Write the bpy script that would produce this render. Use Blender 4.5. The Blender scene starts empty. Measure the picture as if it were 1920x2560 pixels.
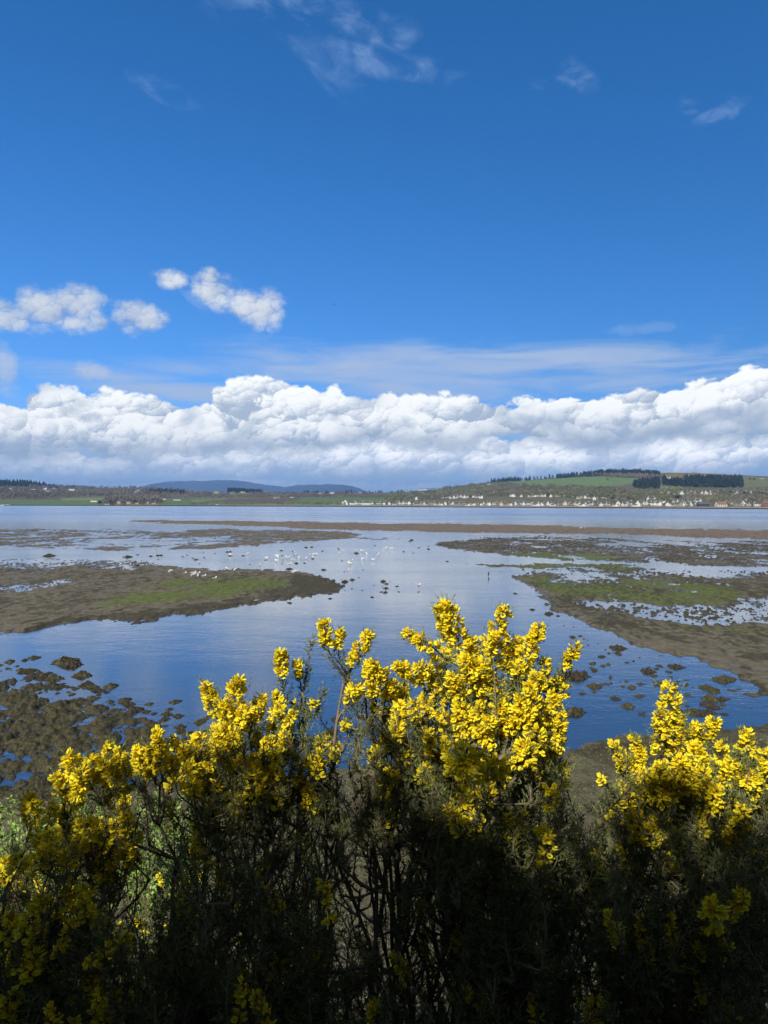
import bpy, math, random
import numpy as np
from mathutils import Vector, Matrix
R = math.radians
rng = np.random.default_rng(11)
random.seed(11)
scene = bpy.context.scene
COL = scene.collection

# ------------------------------------------------------------------ camera model
H = 6.5            # eye height above the water
F = 1849.0         # focal length in pixels of a 1920 x 2560 picture
pitch = math.atan(20.0 / F)
roll = 0.003
_f = np.array([0, math.cos(pitch), -math.sin(pitch)])
_r0 = np.array([1.0, 0, 0]); _u0 = np.cross(_r0, _f)
_r = math.cos(roll) * _r0 + math.sin(roll) * _u0
_u = -math.sin(roll) * _r0 + math.cos(roll) * _u0
CAM = np.array([0, 0, H])

def ray(px, py):
    px = np.asarray(px, float); py = np.asarray(py, float)
    return _f + _r * ((px - 960) / F)[..., None] - _u * ((py - 1280) / F)[..., None]
def ground(px, py, z=0.0):
    d = ray(px, py); t = (z - H) / d[..., 2]
    return CAM + d * t[..., None]
def at(px, py, Y):
    d = ray(px, py)
    return CAM + d * (np.asarray(Y, float) / d[..., 1])[..., None]
def proj(P):
    q = np.asarray(P, float) - CAM
    a = q @ _r; b = q @ _u; c = q @ _f
    return 960 + F * a / c, 1280 - F * b / c
def azel(px, py):
    d = ray(px, py)
    return math.atan2(d[0], d[1]), math.atan2(d[2], math.hypot(d[0], d[1]))

# ------------------------------------------------------------------ noise
def _hash(ix, iy, seed):
    h = (ix.astype(np.int64) * 374761393 + iy.astype(np.int64) * 668265263 + seed * 1442695041) & 0xFFFFFFFF
    h = ((h ^ (h >> 13)) * 1274126177) & 0xFFFFFFFF
    return ((h ^ (h >> 16)) & 0xFFFFFF) / float(0xFFFFFF)
def vnoise(x, y, seed=0):
    ix = np.floor(x); iy = np.floor(y); fx = x - ix; fy = y - iy
    fx = fx * fx * (3 - 2 * fx); fy = fy * fy * (3 - 2 * fy)
    a = _hash(ix, iy, seed); b = _hash(ix + 1, iy, seed); c = _hash(ix, iy + 1, seed); d = _hash(ix + 1, iy + 1, seed)
    return (a * (1 - fx) + b * fx) * (1 - fy) + (c * (1 - fx) + d * fx) * fy * 1.0
def fbm(x, y, seed=0, oct=4, gain=.5):
    s = 0; a = 1; t = 0; f = 1.0
    for o in range(oct):
        s = s + a * vnoise(x * f + 13.7 * o, y * f - 7.3 * o, seed + o); t += a; a *= gain; f *= 2.03
    return s / t * 2 - 1
def worley(x, y, seed=0):
    ix = np.floor(x); iy = np.floor(y); best = np.full(x.shape, 9.0)
    for dx in (-1, 0, 1):
        for dy in (-1, 0, 1):
            cx = ix + dx; cy = iy + dy
            px = cx + _hash(cx, cy, seed); py = cy + _hash(cx, cy, seed + 91)
            best = np.minimum(best, (x - px) ** 2 + (y - py) ** 2)
    return np.sqrt(best)
def sstep(a, b, x):
    t = np.clip((x - a) / (b - a), 0, 1); return t * t * (3 - 2 * t)
def poly_sd(px, py, poly, sx=.35, margin=60):
    """signed distance (positive inside), x scaled by sx; -margin far outside"""
    P = np.array(poly, float); out = np.full(px.shape, -float(margin))
    sel = (px > P[:, 0].min() - margin / sx) & (px < P[:, 0].max() + margin / sx) & (py > P[:, 1].min() - margin) & (py < P[:, 1].max() + margin)
    if not sel.any(): return out
    x = px[sel] * sx; y = py[sel]; X = P[:, 0] * sx; Y = P[:, 1]
    d = np.full(x.shape, 1e9); ins = np.zeros(x.shape, bool); n = len(P)
    for i in range(n):
        x0, y0, x1, y1 = X[i], Y[i], X[(i + 1) % n], Y[(i + 1) % n]
        ex, ey = x1 - x0, y1 - y0; L = ex * ex + ey * ey + 1e-9
        t = np.clip(((x - x0) * ex + (y - y0) * ey) / L, 0, 1)
        d = np.minimum(d, (x - x0 - t * ex) ** 2 + (y - y0 - t * ey) ** 2)
        c = ((y0 > y) != (y1 > y)) & (x < (x1 - x0) * (y - y0) / (y1 - y0 + 1e-12) + x0)
        ins ^= c
    d = np.sqrt(d); out[sel] = np.maximum(np.where(ins, d, -d), -margin)
    return out
def in_poly(x, y, poly):
    x = np.asarray(x, float); y = np.asarray(y, float); ins = np.zeros(x.shape, bool); n = len(poly)
    for i in range(n):
        x0, y0 = poly[i]; x1, y1 = poly[(i + 1) % n]
        ins ^= ((y0 > y) != (y1 > y)) & (x < (x1 - x0) * (y - y0) / (y1 - y0 + 1e-12) + x0)
    return ins
def sample_poly(poly, n):
    P = np.array(poly, float); lo = P.min(0); hi = P.max(0); out = np.zeros((0, 2))
    while len(out) < n:
        q = lo + rng.random((n * 2 + 20, 2)) * (hi - lo)
        out = np.vstack([out, q[in_poly(q[:, 0], q[:, 1], poly)]])
    return out[:n]

# ------------------------------------------------------------------ mesh helpers
class MB:
    """collects vertex / face arrays, links them as ONE mesh object"""
    def __init__(s): s.v = []; s.f = []; s.a = []; s.m = []; s.n = 0
    def add(s, V, Fc, attr=None, mi=0):
        V = np.asarray(V, float).reshape(-1, 3); Fc = np.asarray(Fc, np.int64)
        s.v.append(V); s.f.append(Fc + s.n)
        s.m.append(np.full(len(Fc), mi, np.int32))
        s.a.append(np.full(len(V), .5) if attr is None else np.broadcast_to(np.asarray(attr, float), (len(V),)).copy())
        s.n += len(V)
    def empty(s): return s.n == 0
    def mesh(s, name, mats, smooth=False):
        me = bpy.data.meshes.new(name)
        V = np.vstack(s.v); me.vertices.add(len(V)); me.vertices.foreach_set('co', V.astype(np.float32).ravel())
        loops = np.concatenate([f.ravel() for f in s.f]); tot = np.concatenate([np.full(len(f), f.shape[1]) for f in s.f])
        me.loops.add(len(loops)); me.loops.foreach_set('vertex_index', loops.astype(np.int32))
        me.polygons.add(len(tot)); st = np.concatenate([[0], np.cumsum(tot)[:-1]])
        me.polygons.foreach_set('loop_start', st.astype(np.int32))
        me.polygons.foreach_set('material_index', np.concatenate(s.m).astype(np.int32))
        if smooth: me.polygons.foreach_set('use_smooth', np.ones(len(tot), bool))
        else: me.polygons.foreach_set('use_smooth', np.zeros(len(tot), bool))
        at_ = me.attributes.new('tone', 'FLOAT', 'POINT'); at_.data.foreach_set('value', np.concatenate(s.a).astype(np.float32))
        me.update(calc_edges=True); me.validate()
        for m in (mats if isinstance(mats, (list, tuple)) else [mats]): me.materials.append(m)
        return me
    def build(s, name, mats, parent=None, smooth=False):
        o = bpy.data.objects.new(name, s.mesh(name, mats, smooth)); COL.objects.link(o)
        if parent is not None: o.parent = parent
        return o
def tag(o, label=None, cat=None, group=None, kind=None):
    if label: o['label'] = label
    if cat: o['category'] = cat
    if group: o['group'] = group
    if kind: o['kind'] = kind
    return o
def empty(name, loc=(0, 0, 0), rz=0.0, sc=1.0):
    o = bpy.data.objects.new(name, None); COL.objects.link(o)
    o.location = [float(c) for c in loc]; o.rotation_euler = (0, 0, rz); o.scale = (sc, sc, sc) if not hasattr(sc, '__len__') else sc
    o.empty_display_size = .2
    return o
def copy_tree(o, parent=None):
    c = o.copy(); COL.objects.link(c); c.parent = parent
    for ch in KIDS.get(o.name, []): copy_tree(ch, c)
    return c
KIDS = {}
def freeze(root):
    """remember a prototype's children for copy_tree"""
    kids = [x for x in COL.objects if x.parent is root]
    KIDS[root.name] = kids
    for k in kids: freeze(k)
def bx(mb, lo, hi, attr=None, mi=0):
    x0, y0, z0 = lo; x1, y1, z1 = hi
    V = [(x0, y0, z0), (x1, y0, z0), (x1, y1, z0), (x0, y1, z0), (x0, y0, z1), (x1, y0, z1), (x1, y1, z1), (x0, y1, z1)]
    mb.add(V, [(0, 3, 2, 1), (4, 5, 6, 7), (0, 1, 5, 4), (1, 2, 6, 5), (2, 3, 7, 6), (3, 0, 4, 7)], attr, mi)
def tube(mb, P, rad, sides=5, attr=None, mi=0):
    P = np.asarray(P, float); n = len(P); rad = np.broadcast_to(np.asarray(rad, float), (n,))
    T = np.gradient(P, axis=0); T /= np.linalg.norm(T, axis=1)[:, None] + 1e-12
    ref = np.array([0.31, 0.17, 0.93]) if abs(T[0] @ np.array([0.31, 0.17, 0.93])) < .9 else np.array([1.0, .1, 0])
    A = np.cross(T, ref); A /= np.linalg.norm(A, axis=1)[:, None] + 1e-12; B = np.cross(T, A)
    th = np.linspace(0, 2 * math.pi, sides, endpoint=False)
    V = P[:, None, :] + rad[:, None, None] * (np.cos(th)[None, :, None] * A[:, None, :] + np.sin(th)[None, :, None] * B[:, None, :])
    i = np.arange(n - 1)[:, None] * sides; j = np.arange(sides)[None, :]; k = (j + 1) % sides
    Q = np.stack([i + j, i + k, i + sides + k, i + sides + j], -1).reshape(-1, 4)
    mb.add(V.reshape(-1, 3), Q, attr, mi)
    if sides == 4 or sides == 3: pass
def loft(mb, rings, sides=10, attr=None, mi=0):
    """rings: (centre, radius_a, radius_b, axis_a, axis_b); closed ends"""
    th = np.linspace(0, 2 * math.pi, sides, endpoint=False); V = []
    for c, ra, rb, a, b in rings:
        c, a, b = map(lambda q: np.asarray(q, float), (c, a, b))
        V.append(c + ra * np.cos(th)[:, None] * a + rb * np.sin(th)[:, None] * b)
    n = len(rings); V = np.vstack(V)
    i = np.arange(n - 1)[:, None] * sides; j = np.arange(sides)[None, :]; k = (j + 1) % sides
    Q = np.stack([i + j, i + k, i + sides + k, i + sides + j], -1).reshape(-1, 4)
    mb.add(V, Q, attr, mi)
    c0 = V[:sides].mean(0); c1 = V[-sides:].mean(0)
    mb.add(np.vstack([V[:sides], c0]), np.stack([np.roll(np.arange(sides), -1), np.arange(sides), np.full(sides, sides)], -1), attr, mi)
    mb.add(np.vstack([V[-sides:], c1]), np.stack([np.arange(sides), np.roll(np.arange(sides), -1), np.full(sides, sides)], -1), attr, mi)

# ------------------------------------------------------------------ node expression helper
class N:
    def __init__(s, tree, sock): s.t = tree; s.s = sock
    def _m(s, op, *o, clamp=False):
        n = s.t.nodes.new('ShaderNodeMath'); n.operation = op; n.use_clamp = clamp
        for i, v in enumerate((s,) + o):
            if isinstance(v, N): s.t.links.new(v.s, n.inputs[i])
            else: n.inputs[i].default_value = v
        return N(s.t, n.outputs[0])
    def __add__(s, o): return s._m('ADD', o)
    __radd__ = __add__
    def __sub__(s, o): return s._m('SUBTRACT', o)
    def __rsub__(s, o): return (s * -1.0) + o
    def __mul__(s, o): return s._m('MULTIPLY', o)
    __rmul__ = __mul__
    def __truediv__(s, o): return s._m('DIVIDE', o)
    def clamp(s): return s._m('ADD', 0.0, clamp=True)
    def ss(s, a, b):
        n = s.t.nodes.new('ShaderNodeMapRange'); n.interpolation_type = 'SMOOTHSTEP'
        s.t.links.new(s.s, n.inputs['Value'])
        for k, v in (('From Min', a), ('From Max', b)):
            if isinstance(v, N): s.t.links.new(v.s, n.inputs[k])
            else: n.inputs[k].default_value = v
        return N(s.t, n.outputs[0])
def comb(t, x, y, z=0.0):
    n = t.nodes.new('ShaderNodeCombineXYZ')
    for i, v in enumerate((x, y, z)):
        if isinstance(v, N): t.links.new(v.s, n.inputs[i])
        else: n.inputs[i].default_value = v
    return N(t, n.outputs[0])
def tex_noise(t, vec, scale, detail=4, rough=.5, dims='3D', dist=0.0, lac=2.0):
    n = t.nodes.new('ShaderNodeTexNoise'); n.noise_dimensions = dims
    if vec is not None: t.links.new(vec.s, n.inputs['Vector'])
    n.inputs['Scale'].default_value = scale; n.inputs['Detail'].default_value = detail
    n.inputs['Roughness'].default_value = rough; n.inputs['Distortion'].default_value = dist; n.inputs['Lacunarity'].default_value = lac
    return N(t, n.outputs[0])
def tex_vor(t, vec, scale, detail=0, rough=.5, feature='F1', smooth=.5, dims='2D', lac=2.0):
    n = t.nodes.new('ShaderNodeTexVoronoi'); n.voronoi_dimensions = dims; n.feature = feature
    t.links.new(vec.s, n.inputs['Vector']); n.inputs['Scale'].default_value = scale
    n.inputs['Detail'].default_value = detail; n.inputs['Roughness'].default_value = rough; n.inputs['Lacunarity'].default_value = lac
    if feature == 'SMOOTH_F1': n.inputs['Smoothness'].default_value = smooth
    n.normalize = True
    return N(t, n.outputs['Distance'])
def mixc(t, f, a, b):
    n = t.nodes.new('ShaderNodeMix'); n.data_type = 'RGBA'; n.clamp_factor = True
    for k, v in ((0, f), (6, a), (7, b)):
        if isinstance(v, N): t.links.new(v.s, n.inputs[k])
        elif k == 0: n.inputs[k].default_value = v
        else: n.inputs[k].default_value = (*v, 1)
    return N(t, n.outputs[2])
def colmul(t, a, b):
    n = t.nodes.new('ShaderNodeMix'); n.data_type = 'RGBA'; n.blend_type = 'MULTIPLY'; n.inputs[0].default_value = 1
    for k, v in ((6, a), (7, b)):
        if isinstance(v, N): t.links.new(v.s, n.inputs[k])
        else: n.inputs[k].default_value = (*v, 1)
    return N(t, n.outputs[2])
def new_mat(name):
    m = bpy.data.materials.new(name); m.use_nodes = True; t = m.node_tree
    b = t.nodes['Principled BSDF']; return m, t, b
def texco(t, out='Object'):
    n = t.nodes.new('ShaderNodeTexCoord'); return N(t, n.outputs[out])
def attr(t, name, ch=None):
    n = t.nodes.new('ShaderNodeAttribute'); n.attribute_name = name
    return n
def bump(t, b, h, strength, dist):
    n = t.nodes.new('ShaderNodeBump'); n.inputs['Strength'].default_value = strength; n.inputs['Distance'].default_value = dist
    t.links.new(h.s, n.inputs['Height'])
    t.links.new(n.outputs[0], b.inputs['Normal']); return n
def simple_mat(name, col, rough=.7, var=.25, scale=3.0, tone=0.0, col2=None, spec=.3, bumpd=0.0):
    """procedural colour with noise variation, 'tone' attribute mixes to col2"""
    m, t, b = new_mat(name); co = texco(t)
    n = tex_noise(t, co, scale, 5, .6)
    lo = tuple(c * (1 - var) for c in col); hi = tuple(min(1, c * (1 + var)) for c in col)
    c = mixc(t, n.ss(.3, .7), lo, hi)
    if col2 is not None:
        a = attr(t, 'tone'); c = mixc(t, N(t, a.outputs['Fac']), c, col2)
    t.links.new(c.s, b.inputs['Base Color']); b.inputs['Roughness'].default_value = rough
    b.inputs['Specular IOR Level'].default_value = spec
    if bumpd: bump(t, b, n, .6, bumpd)
    return m
# ------------------------------------------------------------------ camera
cd = bpy.data.cameras.new('camera'); cam = bpy.data.objects.new('camera', cd); COL.objects.link(cam)
cd.sensor_fit = 'VERTICAL'; cd.sensor_height = 36; cd.sensor_width = 27; cd.lens = F / 2560 * 36
cd.clip_start = .05; cd.clip_end = 90000
M = Matrix(((_r[0], _u[0], -_f[0], 0), (_r[1], _u[1], -_f[1], 0), (_r[2], _u[2], -_f[2], H), (0, 0, 0, 1)))
cam.matrix_world = M; scene.camera = cam
scene.view_settings.view_transform = 'Standard'; scene.view_settings.look = 'None'
scene.view_settings.exposure = 0.2; scene.view_settings.gamma = 1.0; scene.view_settings.use_curve_mapping = False

# ------------------------------------------------------------------ sun
SUN_EL = R(40); SUN_AZ = R(180 + 28); SUN_ROT = -SUN_AZ     # clockwise from +Y: behind the camera, over the left shoulder
sd = Vector((math.sin(SUN_AZ) * math.cos(SUN_EL), math.cos(SUN_AZ) * math.cos(SUN_EL), math.sin(SUN_EL)))
sl = bpy.data.lights.new('sun', 'SUN'); sl.energy = 4.9; sl.angle = R(.53); sl.color = (1, .95, .87)
so = bpy.data.objects.new('sun', sl); COL.objects.link(so)
so.rotation_euler = sd.to_track_quat('Z', 'Y').to_euler(); so.location = (-30, -40, 60)

# ------------------------------------------------------------------ world: Nishita sky and procedural clouds
w = bpy.data.worlds.new('World'); scene.world = w; w.use_nodes = True
t = w.node_tree; t.nodes.clear()
sky = t.nodes.new('ShaderNodeTexSky'); sky.sky_type = 'NISHITA'; sky.sun_disc = False
sky.sun_elevation = SUN_EL; sky.sun_rotation = SUN_ROT; sky.altitude = 0; sky.air_density = 1.0; sky.dust_density = .4; sky.ozone_density = 3.0
sk = t.nodes.new('ShaderNodeSeparateColor'); t.links.new(sky.outputs[0], sk.inputs[0])
kr, kg, kb = (N(t, sk.outputs[i]) for i in range(3))
ck = t.nodes.new('ShaderNodeCombineColor')
for i_, v_ in enumerate(((kr * .1)._m('POWER', 1.55) * .64, kg * .0715, kb * .120)): t.links.new(v_.s, ck.inputs[i_])
deepc = N(t, ck.outputs[0])
skyc = deepc      # clear, deep northern blue: sky texture at about 0.1, a little purer
g = t.nodes.new('ShaderNodeTexCoord'); sep = t.nodes.new('ShaderNodeSeparateXYZ'); t.links.new(g.outputs['Generated'], sep.inputs[0])
dx, dy, dz = (N(t, sep.outputs[i]) for i in range(3))
az = dx._m('ARCTAN2', dy); el = dz._m('ARCSINE')

# puff node group: height H and lit side L of a heap of rounded puffs over (az, el)
ng = bpy.data.node_groups.new('puffs', 'ShaderNodeTree')
for nm in ('A', 'E', 'Scale', 'Seed'): ng.interface.new_socket(nm, in_out='INPUT', socket_type='NodeSocketFloat')
for nm in ('H', 'L'): ng.interface.new_socket(nm, in_out='OUTPUT', socket_type='NodeSocketFloat')
gi = ng.nodes.new('NodeGroupInput'); go = ng.nodes.new('NodeGroupOutput')
A, E, SC, SD = (N(ng, gi.outputs[i]) for i in range(4))
p0 = comb(ng, A * SC + SD, E * SC * 1.25, SD)
wn = ng.nodes.new('ShaderNodeTexNoise'); wn.noise_dimensions = '2D'; ng.links.new(p0.s, wn.inputs['Vector'])
wn.inputs['Scale'].default_value = 1.5; wn.inputs['Detail'].default_value = 6; wn.inputs['Roughness'].default_value = .60
sc_ = ng.nodes.new('ShaderNodeSeparateColor'); ng.links.new(wn.outputs['Color'], sc_.inputs[0])
ux, uy = A * SC + SD + (N(ng, sc_.outputs[0]) - .5) * .42, E * SC * 1.25 + (N(ng, sc_.outputs[1]) - .5) * .42
hh, ll = None, None
for kk, wk in ((1.0, .50), (2.3, .30), (5.3, .16), (12.0, .08)):
    vx, vy = ux * kk + 7.1 * kk, uy * kk
    pv = comb(ng, vx, vy, 0.0)
    vn = ng.nodes.new('ShaderNodeTexVoronoi'); vn.voronoi_dimensions = '2D'; vn.feature = 'F1'; ng.links.new(pv.s, vn.inputs['Vector']); vn.inputs['Scale'].default_value = 1.0
    sp_ = ng.nodes.new('ShaderNodeSeparateXYZ'); ng.links.new(vn.outputs['Position'], sp_.inputs[0])
    dd = N(ng, vn.outputs['Distance'])
    h_ = (1.0 - dd * dd) * wk
    l_ = ((vx - N(ng, sp_.outputs[0])) * -.50 + (vy - N(ng, sp_.outputs[1])) * .86) * wk
    hh = h_ if hh is None else hh + h_; ll = l_ if ll is None else ll + l_
ng.links.new(hh.s, go.inputs[0]); ng.links.new(ll.s, go.inputs[1])
def puffs(a, e, scale, seed):
    n = t.nodes.new('ShaderNodeGroup'); n.node_tree = ng
    for i, v in enumerate((a, e, scale, seed)):
        if isinstance(v, N): t.links.new(v.s, n.inputs[i])
        else: n.inputs[i].default_value = v
    return N(t, n.outputs[0]), N(t, n.outputs[1])
def fcurve(x, pts, lo, hi, ylo, yhi):
    """float curve through (x, y) points given in real units"""
    n = t.nodes.new('ShaderNodeFloatCurve'); c = n.mapping.curves[0]
    q = [((a - lo) / (hi - lo), (b - ylo) / (yhi - ylo)) for a, b in pts]
    c.points[0].location = (0, q[0][1]); c.points[1].location = (1, q[-1][1])
    for a, b in q: c.points.new(min(max(a, .001), .999), b)
    n.mapping.extend = 'HORIZONTAL'; n.mapping.update()
    xx = ((x - lo) / (hi - lo)).clamp()
    t.links.new(xx.s, n.inputs['Value'])
    return N(t, n.outputs[0]) * (yhi - ylo) + ylo
def prof(pts): return [azel(a, b) for a, b in pts]

base_sky = skyc
cur = skyc
# veil of thin high cloud above the bank
def blob(cx, cy, rx, ry, ang=0.0):
    a0, e0 = azel(cx, cy); ka = F; 
    X = (az - a0) * F; Y = (el - e0) * F
    c, s_ = math.cos(ang), math.sin(ang)
    U = (X * c + Y * s_) * (1 / rx); V = (Y * c - X * s_) * (1 / ry)
    return 1.0 - (U * U + V * V)
def mx(a, b): return a._m('MAXIMUM', b)
pw = comb(t, az * 1.0, el * 1.0, 0.0)
streak = tex_noise(t, comb(t, az * 3.5 + el * 2.0, el * 26.0, 0.0), 1.5, 6, .58, '2D', .4)
m1 = mx(mx(blob(1250, 925, 800, 88, -.03), blob(760, 915, 460, 52, .02)), blob(330, 955, 330, 38, -.08))
m1 = mx(m1, blob(480, 985, 120, 30))
veil = (m1 + (streak - .5) * 2.2).ss(.0, 1.35) * .9
veiled = mixc(t, veil, skyc, (.40, .50, .68))
cur = skyc
# cirrus wisps high up
wsp = tex_noise(t, comb(t, az * 7.0 + el * 6.0, el * 13.0 - az * 2.0, 0.0), 1.5, 8, .62, '2D', .7)
wsp2 = tex_noise(t, comb(t, az * 9.0 + el * 5.0, el * 16.0, 0.0), 2.6, 7, .62, '2D', .5)
m2 = mx(mx(blob(760, 60, 160, 45, -.75), blob(930, 150, 190, 26, -.16)), blob(860, 40, 120, 30, -.2))
m2 = mx(m2, mx(blob(980, 95, 60, 30, .2), blob(640, 0, 120, 40)))
cir = (m2 + (wsp2 - .5) * 1.6).ss(-.9, 1.0) * (wsp + (wsp2 - .5) * .5).ss(.36, .90) * .36
cur = mixc(t, cir, cur, (.36, .52, .78))
m3 = mx(mx(blob(1450, 195, 50, 24, -.6), blob(1370, 205, 45, 12)), mx(blob(1790, 285, 62, 13, .2), blob(1722, 262, 24, 20, -.5)))
m3 = mx(mx(m3, blob(410, 230, 80, 20, -.2)), blob(1830, 268, 16, 20))
cir2 = (m3 + (wsp2 - .5) * 2.0).ss(-.6, 1.1) * (wsp2 + (wsp - .5) * .6).ss(.36, .85) * .25
cur = mixc(t, cir2, cur, (.36, .52, .80))
hi_band = cur; cur = veiled
# small fair-weather clouds
def small(cur, blobs, lit, dark, dens, seed, ev=.006, amp=1.5):
    m = blobs[0]
    for b_ in blobs[1:]: m = mx(m, b_)
    B, L = puffs(az, el, 26.0, seed)
    nz = tex_noise(t, comb(t, az, el * 1.2, 0.0), 30.0, 5, .6, '2D')
    al = (m + (B - .85) * 1.7 + (nz - .5) * 1.3).ss(-.35, 1.0) * dens
    sh = (.58 + L * .9 + (B - .85) * 1.2 + (nz - .5) * .5 + m * .15).clamp()
    return mixc(t, al, cur, mixc(t, sh, dark, lit))
b1 = [blob(30, 788, 60, 38), blob(95, 775, 62, 52), blob(190, 768, 72, 56), blob(150, 795, 130, 26), blob(345, 795, 66, 40)]
cur = small(cur, b1, (.66, .70, .74), (.28, .37, .54), .90, 3.1)
b2 = [blob(545, 730, 66, 42, -.3), blob(620, 765, 85, 46, -.5), blob(655, 775, 55, 52), blob(530, 695, 26, 24), blob(425, 697, 44, 24)]
cur = small(cur, b2, (.72, .75, .78), (.30, .39, .55), .93, 7.7)
b4 = [blob(1605, 822, 80, 16), blob(478, 745, 50, 12, -.6)]
cur = small(cur, b4, (.42, .55, .78), (.34, .47, .72), .22, 9.4)
mid_band = cur; cur = veiled
b3 = [blob(5, 925, 42, 60), blob(228, 925, 40, 26)]
cur = small(cur, b3, (.50, .58, .72), (.36, .46, .64), .7, 5.2)

def heap_colour(prev, top, scale, seed, amp, lit, shade, soft, d, fall, k1=1.75):
    """one row of puffs: white where it rises against the row behind, greyer towards its foot"""
    B, L = puffs(az, el, scale, seed)
    s = top - el + (B - .845) * amp
    al = s.ss(0.0, soft)
    lf = .90 - s.ss(0.0, fall) * .36 + L * k1 + (B - .86) * 1.6
    c = mixc(t, lf.ss(-.05, 1.05), shade, lit)
    return (c if prev is None else mixc(t, al, prev, c)), al, B
def bank(cur, top, base, scale, seed, amp, lit, shade, basec, rows=(), soft=.004, bsoft=.012, bnz=.02, dens=1.0, d=.008, fall=.05, tonal=.55):
    c, al, B = heap_colour(None, top, scale, seed, amp, lit, shade, soft, d, fall)
    for k, (drop, wave, sc2, am2) in enumerate(rows):
        wv = tex_noise(t, comb(t, az * 1.0, seed + 3.3 * k, 0.0), 7.0 + 2.5 * k, 3, .6, '2D')
        c, _, _ = heap_colour(c, top - drop + (wv - .5) * wave, scale * sc2, seed + 11.0 * (k + 1), am2, lit, shade, soft * 1.5, d / sc2, fall)
    big = tex_noise(t, comb(t, az * 1.0, el * 1.9, seed), 8.0, 4, .5, '2D', .4)
    c = mixc(t, big.ss(.50, .74) * tonal, c, shade)
    under = (el + (B - .85) * bnz * 1.6 * 1.4)
    c = mixc(t, (1.0 - under.ss(base - .004, base + .034)) * .86, c, basec)
    ab = under.ss(base - bsoft, base + bsoft * .6)
    return mixc(t, al * ab * dens, cur, c)
# haze glow near the horizon between cloud rows
hz = (1.0 - el.ss(.0, .095)) * .75
cur = mixc(t, hz, cur, (.44, .56, .74))
LO, HI, YL, YH = -.75, .75, 0.0, .25
LIT = (1.04, 1.05, 1.02); SH = (.42, .50, .61); BS = (.32, .41, .53)
t0 = fcurve(az, prof([(-200, 1200), (0, 1190), (200, 1196), (420, 1202), (560, 1192), (800, 1200), (960, 1203), (1200, 1200), (1400, 1190), (1600, 1192), (1920, 1185), (2200, 1190)]), LO, HI, YL, YH)
cur = bank(cur, t0, azel(960, 1228)[1], 22.0, 31.0, .018, (1.2, 1.2, 1.2), (.70, .80, .92), (.44, .56, .76), soft=.006, bsoft=.006, bnz=.006, dens=.8, d=.004, fall=.02)
t1 = fcurve(az, prof([(-200, 1120), (0, 1125), (120, 1130), (300, 1120), (480, 1108), (700, 1100), (860, 1085), (960, 1070), (1060, 1075), (1200, 1090), (1400, 1085), (1600, 1070), (1750, 1075), (1920, 1070), (2200, 1080)]), LO, HI, YL, YH)
cur = bank(cur, t1, azel(960, 1196)[1], 17.0, 12.0, .030, (1.28, 1.28, 1.25), (.62, .71, .84), (.38, .50, .68), rows=((.020, .030, 1.2, .080),), soft=.004, bsoft=.010, bnz=.012, d=.006, fall=.03)
t2 = fcurve(az, prof([(-300, 960), (0, 980), (45, 992), (95, 960), (140, 958), (210, 978), (255, 972), (330, 992), (400, 988), (460, 998), (520, 975), (560, 958), (640, 945), (730, 944), (790, 958), (835, 962), (860, 985), (900, 1004), (940, 996),
     (995, 975), (1050, 985), (1130, 992), (1300, 990), (1450, 990), (1530, 985), (1600, 968), (1680, 955), (1760, 940), (1850, 915), (1920, 925), (2100, 930)]), LO, HI, YL, YH)
b2c = fcurve(az, prof([(-200, 1140), (0, 1140), (300, 1138), (480, 1135), (800, 1125), (900, 1108), (1100, 1120), (1300, 1112), (1450, 1125), (1700, 1100), (1920, 1100), (2200, 1100)]), LO, HI, YL, YH)
cur = bank(cur, t2, b2c, 11.5, 4.0, .060, LIT, SH, BS, rows=((.030, .050, 1.35, .120), (.058, .050, 1.1, .120), (.080, .045, 1.7, .10)), soft=.0065, bsoft=.016, bnz=.016, tonal=.75)
# a few darker scraps in front of the bank
bd = [blob(180, 1020, 55, 26, .2), blob(228, 1045, 32, 18), blob(1565, 1058, 34, 22), blob(1890, 1030, 75, 46), blob(1720, 1080, 95, 26), blob(1810, 1035, 26, 16), blob(1000, 1060, 60, 28)]
m = bd[0]
for q in bd[1:]: m = mx(m, q)
nz = tex_noise(t, comb(t, az, el, 0.0), 30.0, 6, .65, '2D', .4)
cur = mixc(t, (m + (nz - .5) * 2.6).ss(.1, 1.2) * .62, cur, (.36, .44, .56))
# below the horizon
low_band = cur
def bgn(c):
    n = t.nodes.new('ShaderNodeBackground'); n.inputs[1].default_value = 1.0; t.links.new(c.s, n.inputs[0]); return n
def mixs(f, a, b):
    n = t.nodes.new('ShaderNodeMixShader'); t.links.new(f.s, n.inputs[0]); t.links.new(a.outputs[0], n.inputs[1]); t.links.new(b.outputs[0], n.inputs[2]); return n
e1 = azel(0, 850)[1]; e2 = azel(960, 640)[1]; e3 = azel(960, 420)[1]
# the rest of the sky, behind and above the camera: dimmed sky, unseen warm cloud added to tint the shade
rawc = colmul(t, N(t, sky.outputs[0]), (.056, .056, .056))
brk = tex_noise(t, comb(t, dx, dy, dz), 2.2, 2, .5, '3D', .2).ss(.42, .62)
back = mixc(t, brk * .30, rawc, (.38, .33, .26))
side = az._m('ABSOLUTE').ss(.95, 1.6)
top_ = el.ss(.75, 1.1)
plain = mixc(t, mx(side, top_), mixc(t, (1.0 - el.ss(.0, .095)) * .6, base_sky, (.27, .41, .66)), back)
tree = mixs(el._m('GREATER_THAN', e1), bgn(low_band), bgn(mid_band))
tree = mixs(el._m('GREATER_THAN', e2), tree, mixs(el._m('GREATER_THAN', e3), bgn(base_sky), bgn(hi_band)))
inside = az._m('ABSOLUTE')._m('LESS_THAN', .95) * el._m('GREATER_THAN', -.02) * el._m('LESS_THAN', .75)
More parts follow.
